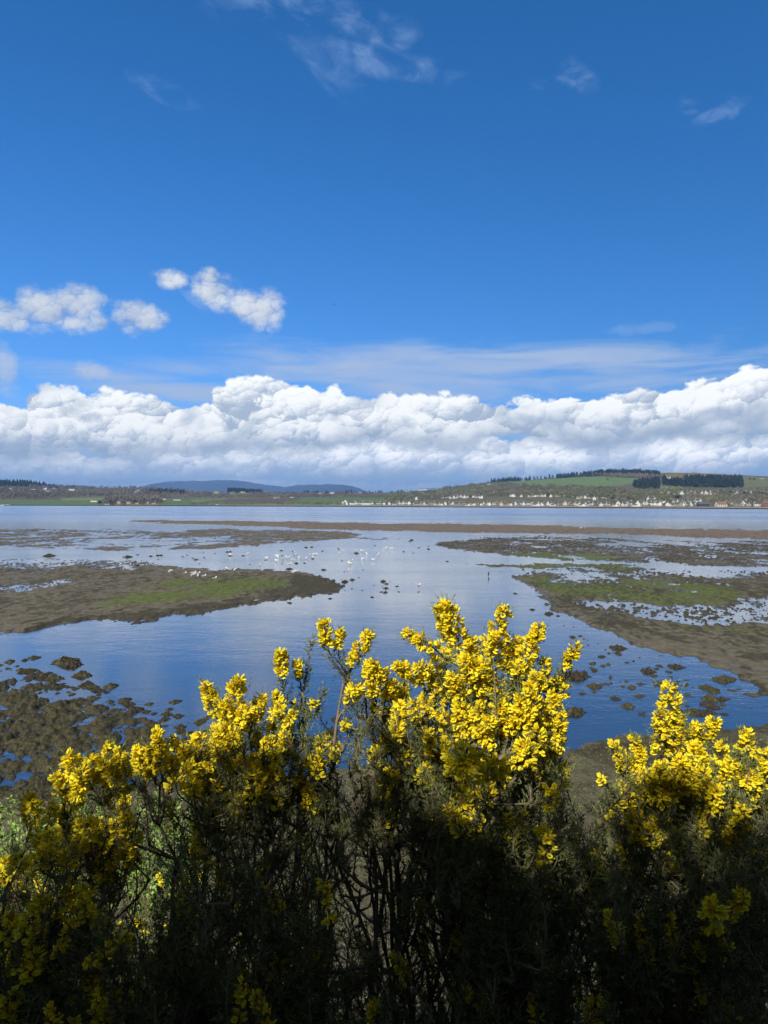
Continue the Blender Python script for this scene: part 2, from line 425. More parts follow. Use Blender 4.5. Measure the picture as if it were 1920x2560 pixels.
tree = mixs(inside, bgn(plain), tree)
ow = t.nodes.new('ShaderNodeOutputWorld'); t.links.new(tree.outputs[0], ow.inputs[0])
w.cycles.sampling_method = 'MANUAL'; w.cycles.sample_map_resolution = 512
# ------------------------------------------------------------------ mud flats: one height field with real banks, pools and mounds
def mudflat():
    azs = np.linspace(R(-43), R(43), 1340)
    yr = np.concatenate([np.linspace(8.6, 60, 60)[:-1], np.linspace(60, 400, 330)[:-1], np.linspace(400, 1000, 420)[:-1], np.linspace(1000, 1560, 110)])
    r = H * F / yr
    AZ, RR = np.meshgrid(azs, r)
    # rows follow straight lines across the view, so take depth rather than radius
    X = np.tan(AZ) * RR; Y = RR
    x, y = X.ravel(), Y.ravel()
    px, py = proj(np.stack([x, y, np.zeros_like(x)], -1))
    # warp the outlines with noise so that shores wander
    wx = fbm(x * .12, y * .06, 1, 5) * 30 + fbm(x * .5, y * .25, 5, 4) * 12
    sc = np.clip((py - 1260) / 250, .05, 1.6)
    wy = (fbm(x * .10, y * .05, 2, 5) * 16 + fbm(x * .6, y * .35, 7, 5) * 11 + fbm(x * 2.1, y * 1.0, 9, 3) * 7) * sc
    qx, qy = px + wx * 1.2, py + wy
    n1 = fbm(x * 1.6, y * 1.1, 21, 4); n2 = fbm(x * .35, y * .22, 22, 4); n3 = fbm(x * 5.0, y * 4.0, 23, 3)
    w1 = worley(x * 1.0 + n1 * .5, y * .85, 3); w2 = worley(x * 3.4, y * 2.6, 4)
    mound = np.clip(.55 - w1, 0, 1) * 1.6; mound2 = np.clip(.5 - w2, 0, 1) * 1.6
    h = -.16 + .02 * n2
    algae = np.zeros_like(h); weed = np.zeros_like(h); sand = np.zeros_like(h); peb = np.zeros_like(h)
    def region(poly, level, amp, noise, wdt=5.0, a=0, d=0, s=0, p=0):
        nonlocal h, algae, weed, sand, peb
        sd = poly_sd(qx, qy, poly)
        m = sstep(-wdt, wdt, sd)
        h = h * (1 - m) + (level + amp * noise) * m
        k = sstep(-wdt * .6, wdt * .6, sd)
        algae = algae * (1 - k) + a * k; weed = weed * (1 - k) + d * k; sand = sand * (1 - k) + s * k; peb = peb * (1 - k) + p * k
        return sd
    mix = .5 * n1 + .9 * n2
    # far spit
    region([(340, 1301), (560, 1302), (720, 1304), (960, 1309), (1250, 1312), (1450, 1317), (1700, 1324), (2300, 1332), (2300, 1362), (1920, 1348), (1700, 1341), (1500, 1335), (1250, 1332), (1050, 1330), (960, 1327), (840, 1323), (700, 1318), (520, 1311), (340, 1305)], .22, .06, mix, 1.2, 0, .1, 1)
    region([(60, 1306), (300, 1307), (300, 1309), (60, 1309)], .0, .03, mix, 1, 0, .2, .3)
    # left middle flat
    region([(-500, 1322), (0, 1322), (260, 1321), (380, 1327), (520, 1322), (700, 1324), (860, 1329), (905, 1335), (880, 1345), (800, 1352), (700, 1358), (640, 1366), (520, 1373), (300, 1375), (150, 1372), (0, 1367), (-500, 1362)], .045, .09, mix, 3.0, .0, .15, .25)
    region([(170, 1347), (330, 1342), (560, 1344), (640, 1350), (520, 1360), (330, 1364), (190, 1358)], -.012, .075, mix, 4.0, 0, .2, .1)
    region([(900, 1340), (1000, 1345), (980, 1352), (880, 1350)], .01, .05, mix, 3, 0, .3, .2)
    # big left flat
    region([(-500, 1396), (0, 1396), (145, 1399), (325, 1409), (520, 1420), (740, 1429), (810, 1440), (872, 1463), (855, 1477), (750, 1497), (580, 1517), (480, 1535), (350, 1549), (200, 1558), (90, 1566), (0, 1574), (-500, 1600)], .10, .055, n1 + .4 * n2, 8.0, .25, .25, .1)
    region([(-500, 1396), (0, 1396), (145, 1401), (300, 1411), (360, 1422), (200, 1424), (0, 1424), (-500, 1430)], -.004, .045, mix + n3 * .8, 4, 0, .2, .1)
    region([(-40, 1478), (40, 1462), (150, 1450), (215, 1452), (120, 1470), (20, 1486)], .008, .05, mix + n3 * .8, 4, 0, .1, .1)
    k = sstep(-12, 22, poly_sd(qx, qy, [(360, 1450), (420, 1434), (560, 1430), (700, 1438), (760, 1455), (740, 1478), (640, 1494), (500, 1516), (380, 1528), (220, 1538), (250, 1500)]))
    algae = np.maximum(algae, k * (.55 + .6 * n2 + .35 * n1))
    k = sstep(-14, 18, poly_sd(qx, qy, [(520, 1470), (640, 1452), (735, 1450), (735, 1480), (600, 1500), (520, 1500)])); algae = np.maximum(algae, k * 1.15)
    k = sstep(-12, 14, poly_sd(qx, qy, [(730, 1436), (800, 1440), (880, 1463), (850, 1482), (740, 1500), (560, 1522), (460, 1540), (330, 1556), (60, 1570), (60, 1556), (300, 1534), (480, 1510), (600, 1500), (735, 1474), (715, 1450)]))
    weed = np.maximum(weed, k * (.9 + .3 * n1)); algae *= 1 - .75 * k
    # right-hand flats
    sp = n3 * .7
    region([(1090, 1352), (1300, 1338), (1920, 1352), (2500, 1358), (2500, 1425), (1920, 1420), (1600, 1412), (1400, 1400), (1240, 1385), (1120, 1372)], .045, .085, mix + .5 * sp, 8, .15, .45, .05)
    region([(1128, 1370), (1180, 1360), (1260, 1352), (1330, 1356), (1330, 1366), (1240, 1374), (1160, 1376)], .06, .04, mix, 3, 0, .45, .2)
    region([(1500, 1365), (1560, 1350), (1800, 1356), (1800, 1366), (1600, 1366)], -.04, .05, mix, 3, 0, .1)
    region([(1245, 1384), (1370, 1380), (1500, 1384), (1570, 1393), (1500, 1405), (1400, 1402), (1300, 1392)], .07, .04, mix, 3, .95, .2)
    region([(1520, 1388), (1700, 1392), (1920, 1402), (2500, 1410), (2500, 1420), (1920, 1412), (1700, 1408), (1560, 1400)], .05, .05, mix, 3, .15, .4)
    region([(1150, 1406), (1250, 1409), (1400, 1414), (1560, 1419), (1650, 1428), (1600, 1435), (1480, 1432), (1370, 1425), (1240, 1417)], .06, .035, mix, 2.5, .7, .25)
    region([(1330, 1424), (1600, 1432), (1920, 1424), (2500, 1430), (2500, 1452), (1920, 1450), (1600, 1444), (1400, 1442), (1250, 1432)], -.035, .07, mix + sp, 4, 0, .4)
    region([(1264, 1440), (1330, 1436), (1500, 1441), (1700, 1443), (1920, 1446), (2500, 1450), (2500, 1500), (1920, 1490), (1850, 1500), (1800, 1509), (1640, 1505), (1500, 1500), (1430, 1506), (1470, 1520), (1560, 1536), (1620, 1553), (1760, 1557), (1920, 1562), (2500, 1590),
            (2500, 1830), (2100, 1790), (1925, 1752), (1850, 1735), (1816, 1722), (1880, 1712), (1816, 1694), (1730, 1655), (1654, 1636), (1539, 1601), (1504, 1578), (1480, 1570), (1423, 1543), (1365, 1510), (1319, 1470)], .085, .05, n1 + .5 * n2, 7.0, .25, .35)
    k = sstep(-10, 14, poly_sd(qx, qy, [(1300, 1446), (1500, 1443), (1720, 1447), (1850, 1470), (1860, 1495), (1800, 1510), (1640, 1506), (1480, 1500), (1390, 1495), (1330, 1470)])); algae = np.maximum(algae, k * (.95 + .5 * n2 + .2 * n1))
    k = sstep(-10, 12, poly_sd(qx, qy, [(1560, 1558), (1700, 1560), (1940, 1566), (2300, 1580), (2300, 1620), (1900, 1592), (1700, 1576)])); algae = np.maximum(algae, k * (.7 + .6 * n2))
    k = sstep(-14, 16, poly_sd(qx, qy, [(1430, 1520), (1560, 1540), (1600, 1560), (1560, 1590), (1480, 1570)])); weed = np.maximum(weed, k * (.7 + .5 * n1))
    region([(1450, 1512), (1600, 1507), (1760, 1512), (1860, 1500), (1920, 1496), (2500, 1505), (2500, 1575), (1920, 1558), (1760, 1553), (1620, 1550), (1560, 1533), (1480, 1520)], -.03, .065, mix + sp, 6, .1, .4)
    region([(1560, 1462), (1700, 1470), (1860, 1486), (1960, 1500), (1800, 1482), (1640, 1474)], -.0, .06, mix, 4, .3, .4)
    # shallow pools and runnels left on the flats
    pool = sstep(.10, .30, fbm(x * .34, y * .16, 51, 5)) + .7 * sstep(.16, .34, fbm(x * 1.2, y * .45, 53, 4))
    rz_ = sstep(1180, 1320, px) * sstep(1520, 1495, py); lz_ = sstep(600, 300, px) * sstep(1470, 1430, py) * .8; mz_ = sstep(1600, 1750, px) * sstep(1600, 1640, py) * .5
    spit_ = 1 - sstep(-2, 1, poly_sd(qx, qy, [(300, 1300), (960, 1307), (1450, 1315), (2300, 1330), (2300, 1364), (1700, 1343), (1050, 1332), (300, 1308)]))
    h = h - .085 * np.clip(pool, 0, 1) * np.clip(rz_ + lz_ + mz_, 0, 1) * spit_
    # tufts of weed standing out of the film of water
    tn = fbm(x * .22, y * .12, 57, 4)
    t1_ = np.clip(.28 + .30 * tn - worley(x * 1.5, y * .9, 58), 0, 1); t2_ = np.clip(.33 + .25 * tn - worley(x * 2.6, y * 1.5, 59), 0, 1)
    tz_ = np.maximum(sstep(-26, 4, poly_sd(qx, qy, [(1110, 1350), (1300, 1338), (2500, 1356), (2500, 1620), (1960, 1640), (1700, 1640), (1510, 1586), (1365, 1510), (1264, 1440), (1160, 1408)])), sstep(-14, 4, poly_sd(qx, qy, [(-500, 1384), (330, 1394), (560, 1414), (760, 1424), (890, 1462), (840, 1500), (400, 1560), (-500, 1620)])) * .8)
    tuft = (t1_ + .8 * t2_) * tz_ * spit_
    h = h + .30 * tuft * (h < .03); weed = np.clip(weed + tuft * 2.2 * (h < .12), 0, 1)
    # weed covered mussel mounds, lower left
    wf = (mound * .80 + mound2 * .28 + .22 * n1 + .30 * n3)
    region([(-600, 1640), (-100, 1650), (60, 1700), (150, 1735), (260, 1750), (350, 1780), (420, 1815), (500, 1850), (600, 1880), (520, 1960), (300, 2010), (-600, 2060)], -.065, .24, wf * 1.15 + .24, 26, .5, 1.5)
    region([(-600, 1600), (-60, 1610), (60, 1650), (180, 1690), (260, 1745), (100, 1735), (-100, 1670)], -.12, .24, wf, 22, .3, 1.5)
    region([(360, 1790), (560, 1780), (800, 1800), (900, 1850), (900, 1900), (600, 1930), (480, 1900)], -.13, .23, wf, 24, .2, .8)
    region([(1400, 1650), (1480, 1640), (1800, 1690), (1960, 1760), (1920, 1810), (1560, 1800), (1480, 1740)], -.155, .23, wf, 26, .1, .8)
    # near shore
    region([(-700, 2040), (0, 2010), (300, 1985), (500, 1960), (750, 1930), (900, 1915), (1380, 1872), (1450, 1834), (1540, 1822), (1640, 1830), (1760, 1822), (1940, 1812), (2600, 1790), (2600, 4200), (-700, 4200)], .12, .06, n1 + .5 * n2 + mound2 * .5, 22, .42, .55, 0, 1)
    k = sstep(-30, 30, poly_sd(qx, qy, [(1400, 1850), (1600, 1830), (1940, 1820), (1940, 1900), (1500, 1940), (1400, 1900)])); weed = np.maximum(weed, k * .8)
    near = sstep(34, 12, y)
    h = h + near * (n3 * .02 + (worley(x * 9, y * 9, 8) < .32) * .02)
    # clotted dark patches everywhere on the banks
    clot = np.maximum(sstep(.22, .45, fbm(x * .9, y * .45, 41, 4) + .25 * n1) * .8, sstep(.16, .40, fbm(x * 2.6, y * 1.1, 43, 3)) * .9) * sstep(8, 30, y)
    weed = np.clip(weed + clot * .75 * (1 - .75 * np.clip(algae, 0, 1)) * (h > .0), 0, 1); algae = np.clip(algae, 0, 1)
    h = np.where(h > .02, h + clot * .035 + np.maximum(n3, 0) * .035 * np.clip(weed + .3, 0, 1), h)
    edge_ = np.exp(-((h + .02) / .05) ** 2)
    h = h + edge_ * (.5 * n3 + .5 * n1) * .05 * sstep(9, 20, y)
    # rises to the foot of the bank
    h = h + sstep(13.5, 7.2, y) * .35
    mb = MB(); n_r, n_c = X.shape
    i = np.arange(n_r - 1)[:, None] * n_c; j = np.arange(n_c - 1)[None, :]
    Q = np.stack([i + j, i + j + 1, i + n_c + j + 1, i + n_c + j], -1).reshape(-1, 4)[:, ::-1]
    mb.add(np.stack([x, y, h], -1), Q)
    me = mb.mesh('mudflats', MAT['mud'], smooth=True)
    ca = me.color_attributes.new('cover', 'FLOAT_COLOR', 'POINT')
    ca.data.foreach_set('color', np.stack([algae, weed, sand, peb], -1).astype(np.float32).ravel())
    o = bpy.data.objects.new('mudflats', me); COL.objects.link(o); tag(o, kind='structure')
    return o
MAT = {}
def mud_material():
    m, t, b = new_mat('mud')
    co = texco(t); geo = t.nodes.new('ShaderNodeNewGeometry')
    at_ = attr(t, 'cover'); sp = t.nodes.new('ShaderNodeSeparateColor'); t.links.new(at_.outputs['Color'], sp.inputs[0])
    al, we, sa = (N(t, sp.outputs[i]) for i in range(3)); pe = N(t, at_.outputs['Alpha'])
    ps = t.nodes.new('ShaderNodeSeparateXYZ'); t.links.new(geo.outputs['Position'], ps.inputs[0]); z = N(t, ps.outputs[2])
    n1 = tex_noise(t, co, 1.7, 8, .72); n2 = tex_noise(t, co, 9.0, 5, .65); n3 = tex_noise(t, co, .16, 4, .55)
    c = mixc(t, n1.ss(.3, .7), (.050, .044, .026), (.165, .145, .090))
    c = mixc(t, (n3.ss(.35, .65)) * .5, c, (.150, .122, .084))
    c = mixc(t, sa * .9, c, (.165, .122, .082))
    c = mixc(t, (al + (n2 - .5) * .9 + (n1 - .5) * .5).ss(.25, .85) * .9, c, mixc(t, n2.ss(.3, .7), (.055, .075, .010), (.135, .165, .022)))
    c = mixc(t, (we + (n2 - .5) * 1.1 + (n1 - .5) * .4).ss(.38, .95) * .92, c, mixc(t, n2.ss(.3, .75), (.014, .013, .008), (.092, .080, .036)))
    # pale shell grit and pebbles
    vr = t.nodes.new('ShaderNodeTexVoronoi'); t.links.new(co.s, vr.inputs['Vector']); vr.inputs['Scale'].default_value = 26
    vr2 = N(t, vr.outputs['Distance']); vc = t.nodes.new('ShaderNodeSeparateColor'); t.links.new(vr.outputs['Color'], vc.inputs[0])
    grit = (1.0 - vr2.ss(.22, .30)) * N(t, vc.outputs[0]).ss(.80, .86)
    c = mixc(t, grit * (pe * .7 + .25), c, (.42, .39, .33))
    dark = (1.0 - vr2.ss(.28, .36)) * (1.0 - N(t, vc.outputs[0]).ss(.22, .30))
    c = mixc(t, dark * pe * .7, c, (.04, .037, .03))
    # ground soaked at the water line is darker and shinier
    wet = 1.0 - z.ss(.0, .07)
    c = mixc(t, wet * .35, c, (.055, .048, .036))
    t.links.new(c.s, b.inputs['Base Color'])
    sheen = n1.ss(.50, .60) * (1.0 - we) * .5
    rg = (.86 - wet * .50 - sheen)
    t.links.new(rg.s, b.inputs['Roughness']); b.inputs['Specular IOR Level'].default_value = .25
    hgt = n1 * .3 + n2 * .5 + vr2 * .25 + we * (tex_noise(t, co, 30, 4, .7) - .5) * .7
    bump(t, b, hgt, .8, .05)
    return m
MAT['mud'] = mud_material()
mudflat()

# ------------------------------------------------------------------ water
def water_material():
    m, t, b = new_mat('sea_water'); t.nodes.remove(b); out = t.nodes['Material Output']
    co = texco(t)
    mp = t.nodes.new('ShaderNodeMapping'); t.links.new(co.s, mp.inputs[0]); mp.inputs['Scale'].default_value = (.55, 1.0, 1.0); mp.inputs['Rotation'].default_value = (0, 0, R(12))
    cm = N(t, mp.outputs[0])
    fine = tex_noise(t, cm, 5.5, 3, .6); mid = tex_noise(t, cm, 1.1, 4, .6)
    st = t.nodes.new('ShaderNodeMapping'); t.links.new(co.s, st.inputs[0]); st.inputs['Scale'].default_value = (.006, .03, 1.0)
    gust = tex_noise(t, N(t, st.outputs[0]), 1.0, 4, .6).ss(.36, .66)
    st2 = t.nodes.new('ShaderNodeMapping'); t.links.new(co.s, st2.inputs[0]); st2.inputs['Scale'].default_value = (.04, .11, 1.0)
    gust2 = tex_noise(t, N(t, st2.outputs[0]), 1.0, 4, .6).ss(.35, .7)
    ps = t.nodes.new('ShaderNodeSeparateXYZ'); t.links.new(co.s, ps.inputs[0]); Yc = N(t, ps.outputs[1])
    far = Yc.ss(180, 420)
    amp = gust2 * .5 + .30 + far * (1.6 + gust * 5.0)
    hgt = (fine * .5 + mid * 1.0) * amp
    bp = t.nodes.new('ShaderNodeBump'); bp.inputs['Strength'].default_value = 1.0; bp.inputs['Distance'].default_value = .024
    t.links.new(hgt.s, bp.inputs['Height'])
    fr = t.nodes.new('ShaderNodeFresnel'); fr.inputs['IOR'].default_value = 1.34
    gl = t.nodes.new('ShaderNodeBsdfGlossy'); gl.inputs['Color'].default_value = (1, 1, 1, 1)
    rgh = far * .12 + .085
    t.links.new(rgh.s, gl.inputs['Roughness'])
    t.links.new(bp.outputs[0], gl.inputs['Normal']); t.links.new(bp.outputs[0], fr.inputs['Normal'])
    tr = t.nodes.new('ShaderNodeBsdfTransparent'); tr.inputs['Color'].default_value = (.50, .60, .60, 1)
    body = t.nodes.new('ShaderNodeBsdfDiffuse'); body.inputs['Color'].default_value = (.070, .078, .078, 1)
    mb_ = t.nodes.new('ShaderNodeMixShader'); 
    deep = (Yc.ss(30, 300) * .6 + .35)
    t.links.new(deep.s, mb_.inputs[0]); t.links.new(tr.outputs[0], mb_.inputs[1]); t.links.new(body.outputs[0], mb_.inputs[2])
    mx_ = t.nodes.new('ShaderNodeMixShader')
    f2 = N(t, fr.outputs[0])._m('POWER', .60, clamp=True)
    t.links.new(f2.s, mx_.inputs[0]); t.links.new(mb_.outputs[0], mx_.inputs[1]); t.links.new(gl.outputs[0], mx_.inputs[2])
    t.links.new(mx_.outputs[0], out.inputs['Surface'])
    return m
MAT['water'] = water_material()
mb = MB()
W = 45000
mb.add([(-W, 9.5, 0), (W, 9.5, 0), (W, 60000, 0), (-W, 60000, 0)], [(0, 1, 2, 3)])
o = mb.build('water', MAT['water']); tag(o, kind='structure')

# ------------------------------------------------------------------ land on the camera's side
MAT['bank_soil'] = simple_mat('bank_soil', (.06, .05, .03), .95, .5, 4.0, bumpd=.04)
mb = MB()
gx = np.concatenate([[-400, -150], np.linspace(-40, 40, 81), [150, 400]])
gy = np.concatenate([[-400, -60, -12], np.linspace(-4, 9, 53)])
GX, GY = np.meshgrid(gx, gy)
def slope_z(x, y):
    x = np.asarray(x, float); y = np.asarray(y, float)
    z = np.interp(y, [-5, .9, 1.6, 7.4, 9.0], [4.85, 4.85, 4.55, .25, -.6])
    return z + fbm(x * .8, y * .8, 55, 3) * .12 * sstep(.5, 2.0, y)
GZ = slope_z(GX, GY)
nr, nc = GX.shape
i = np.arange(nr - 1)[:, None] * nc; j = np.arange(nc - 1)[None, :]
mb.add(np.stack([GX, GY, GZ], -1), np.stack([i + j, i + j + 1, i + nc + j + 1, i + nc + j], -1).reshape(-1, 4))
o = mb.build('embankment', MAT['bank_soil'], smooth=True); tag(o, kind='structure')

# seabed / land far to the sides so that the sheet reaches the horizon
mb = MB(); mb.add([(-W, 9.5, -3), (W, 9.5, -3), (W, 60000, -3), (-W, 60000, -3)], [(0, 1, 2, 3)])
o = mb.build('seabed', simple_mat('seabed', (.07, .065, .05), .9, .3, .2)); tag(o, kind='structure')
# ------------------------------------------------------------------ far shore: hills and fields as one terrain
X_SH = [-900, 0, 480, 960, 1440, 1920, 2800]; Y_SH = [1262, 1264, 1265.6, 1267.6, 1270.2, 1273, 1278]
RIDGE = [(-900, 1200), (0, 1206), (50, 1205), (115, 1214), (180, 1219), (250, 1220), (330, 1219), (400, 1220), (480, 1229), (560, 1231), (660, 1232), (760, 1232), (860, 1231), (960, 1233), (1010, 1229), (1060, 1226), (1130, 1218), (1180, 1211), (1215, 1206),
         (1272, 1204), (1340, 1199), (1440, 1190), (1520, 1181), (1600, 1181), (1650, 1182), (1720, 1182), (1830, 1187), (1920, 1191), (2100, 1190), (2800, 1200)]
def y0(px): return 1260 + .003 * (px - 960)
def shore_y(px): return np.interp(px, X_SH, Y_SH)
def ridge_y(px): return np.interp(px, [a for a, b in RIDGE], [b for a, b in RIDGE])
def shore_r(px): return H * F / (shore_y(px) - y0(px))
def land_at(px, py):
    """world point of the far land seen at (px, py); the land climbs steadily from shore to ridge"""
    px = np.asarray(px, float); py = np.asarray(py, float)
    ys, yr_ = shore_y(px), ridge_y(px)
    t_ = np.clip((ys - py) / (ys - yr_), -.2, 1)
    r = shore_r(px) + 1900 * np.clip(t_, 0, 1) ** 1.25
    return at(px, py, r)
pxs = np.linspace(-880, 2780, 1000)
ts = np.concatenate([[0, .02, .05], np.linspace(.08, 1, 90)])
PX, TT = np.meshgrid(pxs, ts)
PY = shore_y(PX) + (ridge_y(PX) - shore_y(PX)) * TT
P = land_at(PX.ravel(), PY.ravel())
px, py = PX.ravel(), PY.ravel()
x, y = P[:, 0], P[:, 1]
P[:, 2] = np.maximum(P[:, 2], .3) * 1.0
P[:, 2] += fbm(x * .01, y * .01, 60, 4) * 2.0 * sstep(.1, .4, TT.ravel())
P[TT.ravel() == 0, 2] = -.6
cls = np.zeros((len(x), 3))
def paint(col, poly=None, w=1.2, m=None):
    global cls
    if m is None: m = sstep(-w, w, poly_sd(px + fbm(x * .02, y * .02, 61, 3) * 5, py + fbm(x * .03, y * .03, 62, 3) * 1.0, poly, .5, 12))
    cls = cls * (1 - m[:, None]) + np.array(col) * m[:, None]
GRASS = (.100, .150, .050); PALEG = (.16, .19, .075); PLOUGH = (.115, .082, .062); WOODF = (.12, .105, .065); GORSE = (.19, .145, .035); ROUGH = (.13, .135, .06)
cls[:] = WOODF
n = fbm(x * .006, y * .004, 63, 4); cls = cls + (n[:, None] * np.array([.03, .04, .01]))
paint(ROUGH, m=sstep(.0, .4, fbm(x * .008, y * .006, 64, 4)) * .6)
paint(GRASS, [(-800, 1249), (0, 1251), (130, 1249), (200, 1246), (258, 1245), (262, 1263), (0, 1263), (-800, 1262)])
paint(PALEG, [(150, 1246), (258, 1244), (260, 1249), (160, 1251)], 1.0)
paint(GRASS, [(395, 1249), (430, 1246), (560, 1245), (700, 1245), (960, 1243), (960, 1262), (700, 1263), (400, 1263)])
paint(PLOUGH, [(520, 1251), (580, 1247), (760, 1245), (740, 1252), (680, 1257), (600, 1255), (500, 1254)])
paint(PALEG, [(480, 1250), (570, 1247), (500, 1254), (480, 1255)])
paint(PALEG, [(480, 1228), (560, 1229), (700, 1231), (700, 1236), (480, 1234)])
paint(PALEG, [(620, 1259), (700, 1259), (860, 1256), (960, 1256), (960, 1264), (480, 1264)], m=None)
paint((.125, .185, .060), [(1272, 1205), (1340, 1200), (1440, 1193), (1500, 1190), (1560, 1194), (1610, 1197), (1590, 1206), (1530, 1218), (1440, 1215), (1350, 1213), (1300, 1209)])
paint(PALEG, [(1300, 1209), (1350, 1213), (1440, 1215), (1440, 1217), (1300, 1212)], .6)
paint(PALEG, [(1648, 1215), (1710, 1213), (1712, 1221), (1650, 1223)])
paint((.14, .15, .055), [(1850, 1192), (1925, 1196), (1925, 1216), (1860, 1219), (1848, 1206)])
paint((.15, .17, .06), [(1702, 1238), (1790, 1238), (1790, 1250), (1710, 1250)])
paint(GORSE, [(1640, 1179), (1720, 1180), (1830, 1186), (1850, 1190), (1780, 1192), (1700, 1194), (1655, 1194)])
paint((.20, .16, .03), [(280, 1258), (400, 1259), (395, 1264), (280, 1264)])
# beach: dark wrack line, then pale sea wall
tt = TT.ravel(); dyp = shore_y(px) - py
paint((.19, .175, .145), m=sstep(4.6, 3.6, dyp) * sstep(300, 700, px))
paint((.045, .042, .034), m=sstep(2.6, 1.8, dyp))
mb = MB(); nr, nc = PX.shape
i = np.arange(nr - 1)[:, None] * nc; j = np.arange(nc - 1)[None, :]
mb.add(P, np.stack([i + j, i + j + 1, i + nc + j + 1, i + nc + j], -1).reshape(-1, 4))
# back slope behind the ridge
back = P[-nc:].copy(); b2 = back * [1.25, 1.25, 1]; b2[:, 2] = -2
mb.add(np.vstack([back, b2]), np.stack([np.arange(nc - 1), np.arange(nc - 1) + 1, np.arange(nc - 1) + nc + 1, np.arange(nc - 1) + nc], -1))
m, t, b = new_mat('fields')
a_ = attr(t, 'cover'); co = texco(t); n_ = tex_noise(t, co, .06, 7, .7)
k_ = t.nodes.new('ShaderNodeMix'); k_.data_type = 'RGBA'; k_.blend_type = 'MULTIPLY'; k_.inputs[0].default_value = 1
g1 = mixc(t, n_.ss(.3, .7), (.72, .72, .72), (1.25, 1.25, 1.2))
t.links.new(a_.outputs['Color'], k_.inputs[6]); t.links.new(g1.s, k_.inputs[7]); t.links.new(k_.outputs[2], b.inputs['Base Color'])
b.inputs['Roughness'].default_value = .95; b.inputs['Specular IOR Level'].default_value = .1
me = mb.mesh('far_shore', m, smooth=True)
ca = me.color_attributes.new('cover', 'FLOAT_COLOR', 'POINT')
cc = np.ones((len(me.vertices), 4), np.float32); cc[:, :3] = WOODF; cc[:len(cls), :3] = np.clip(cls, 0, 1)
ca.data.foreach_set('color', cc.ravel())
o = bpy.data.objects.new('far_hills', me); COL.objects.link(o); tag(o, kind='structure')

# ------------------------------------------------------------------ mountains on the skyline
def mountain(name, pts, Y, seed, snow=.0):
    Y *= .69
    xs = np.array([a for a, b in pts]); ysk = np.array([b for a, b in pts])
    X_ = np.linspace(xs[0], xs[-1], 500); top = at(X_, np.interp(X_, xs, ysk), Y)
    hh_ = np.maximum(top[:, 2] - 34, 0) + 0
    hh_ = hh_ * (1 + .03 * fbm(X_ * .06, X_ * 0, seed, 5)); rows = []
    D = 4000.0
    for v in np.linspace(-1, 1, 61):
        prof_ = np.cos(v * math.pi / 2) ** 1.3
        xx = top[:, 0]; yy = Y + v * D + 0 * xx
        rug = fbm(xx * .0006, yy * .0006, seed, 6) * 120 * (1 - abs(v)) * min(1, abs(v) * 3)
        rows.append(np.stack([xx, yy, hh_ * prof_ + rug * (hh_ / 550) - 2], -1))
    V = np.vstack(rows); nr, nc = 61, 500
    i = np.arange(nr - 1)[:, None] * nc; j = np.arange(nc - 1)[None, :]
    mb = MB(); mb.add(V, np.stack([i + j, i + j + 1, i + nc + j + 1, i + nc + j], -1).reshape(-1, 4))
    m, t, b = new_mat('moor_' + name)
    co = texco(t); n_ = tex_noise(t, co, .0012, 7, .65); g_ = t.nodes.new('ShaderNodeNewGeometry'); s_ = t.nodes.new('ShaderNodeSeparateXYZ'); t.links.new(g_.outputs['Position'], s_.inputs[0]); z_ = N(t, s_.outputs[2])
    c = mixc(t, n_.ss(.35, .65), (.022, .020, .016), (.055, .048, .032))
    if snow: c = mixc(t, (z_ / 560.0 + (n_ - .5) * 1.5).ss(.95, 1.2) * .4, c, (.7, .72, .75))
    t.links.new(c.s, b.inputs['Base Color']); b.inputs['Roughness'].default_value = 1
    o = mb.build(name, m, smooth=True); tag(o, kind='structure')
mountain('distant_mountain', [(375, 1226), (392, 1213), (410, 1204), (428, 1200), (480, 1199), (540, 1198), (568, 1197), (600, 1198), (622, 1201), (634, 1206), (660, 1208), (690, 1212), (720, 1215), (745, 1222), (760, 1230)], 26000, 71, 1)
mountain('distant_mountain', [(660, 1232), (690, 1220), (722, 1213), (745, 1209), (775, 1207), (800, 1208), (820, 1206), (860, 1207.5), (880, 1210), (898, 1216), (910, 1222), (940, 1232)], 23000, 77)
mountain('distant_mountain', [(170, 1224), (195, 1211), (212, 1209.5), (230, 1212), (260, 1224)], 21000, 79)
# air
mb = MB(); bx(mb, (-26000, -1500, -5), (26000, 22600, 610))
m = bpy.data.materials.new('haze'); m.use_nodes = True; t = m.node_tree; t.nodes.remove(t.nodes['Principled BSDF'])
v = t.nodes.new('ShaderNodeVolumePrincipled'); v.inputs['Color'].default_value = (.24, .50, 1, 1); v.inputs['Density'].default_value = HAZE = 6.5e-5
v.inputs['Anisotropy'].default_value = 0.0
t.links.new(v.outputs[0], t.nodes['Material Output'].inputs['Volume'])
o = mb.build('haze', m); tag(o, kind='stuff')
# ------------------------------------------------------------------ woods and trees on the far shore
def foliage_mat(name, lo, hi, tr=.0):
    m, t, b = new_mat(name); a = attr(t, 'tone'); c = mixc(t, N(t, a.outputs['Fac']), lo, hi)
    t.links.new(c.s, b.inputs['Base Color']); b.inputs['Roughness'].default_value = .85; b.inputs['Specular IOR Level'].default_value = .15
    return m
MAT['bare_wood'] = foliage_mat('bare_twigs', (.070, .055, .042), (.30, .25, .19))
MAT['bud_wood'] = foliage_mat('budding_leaves', (.060, .068, .028), (.25, .26, .11))
MAT['conifer'] = foliage_mat('conifer_needles', (.016, .026, .018), (.050, .070, .040))
MAT['trunk'] = simple_mat('tree_bark', (.09, .07, .05), .9, .3, 2.0)
MAT['gorse_far'] = foliage_mat('far_gorse', (.05, .06, .02), (.42, .30, .03))

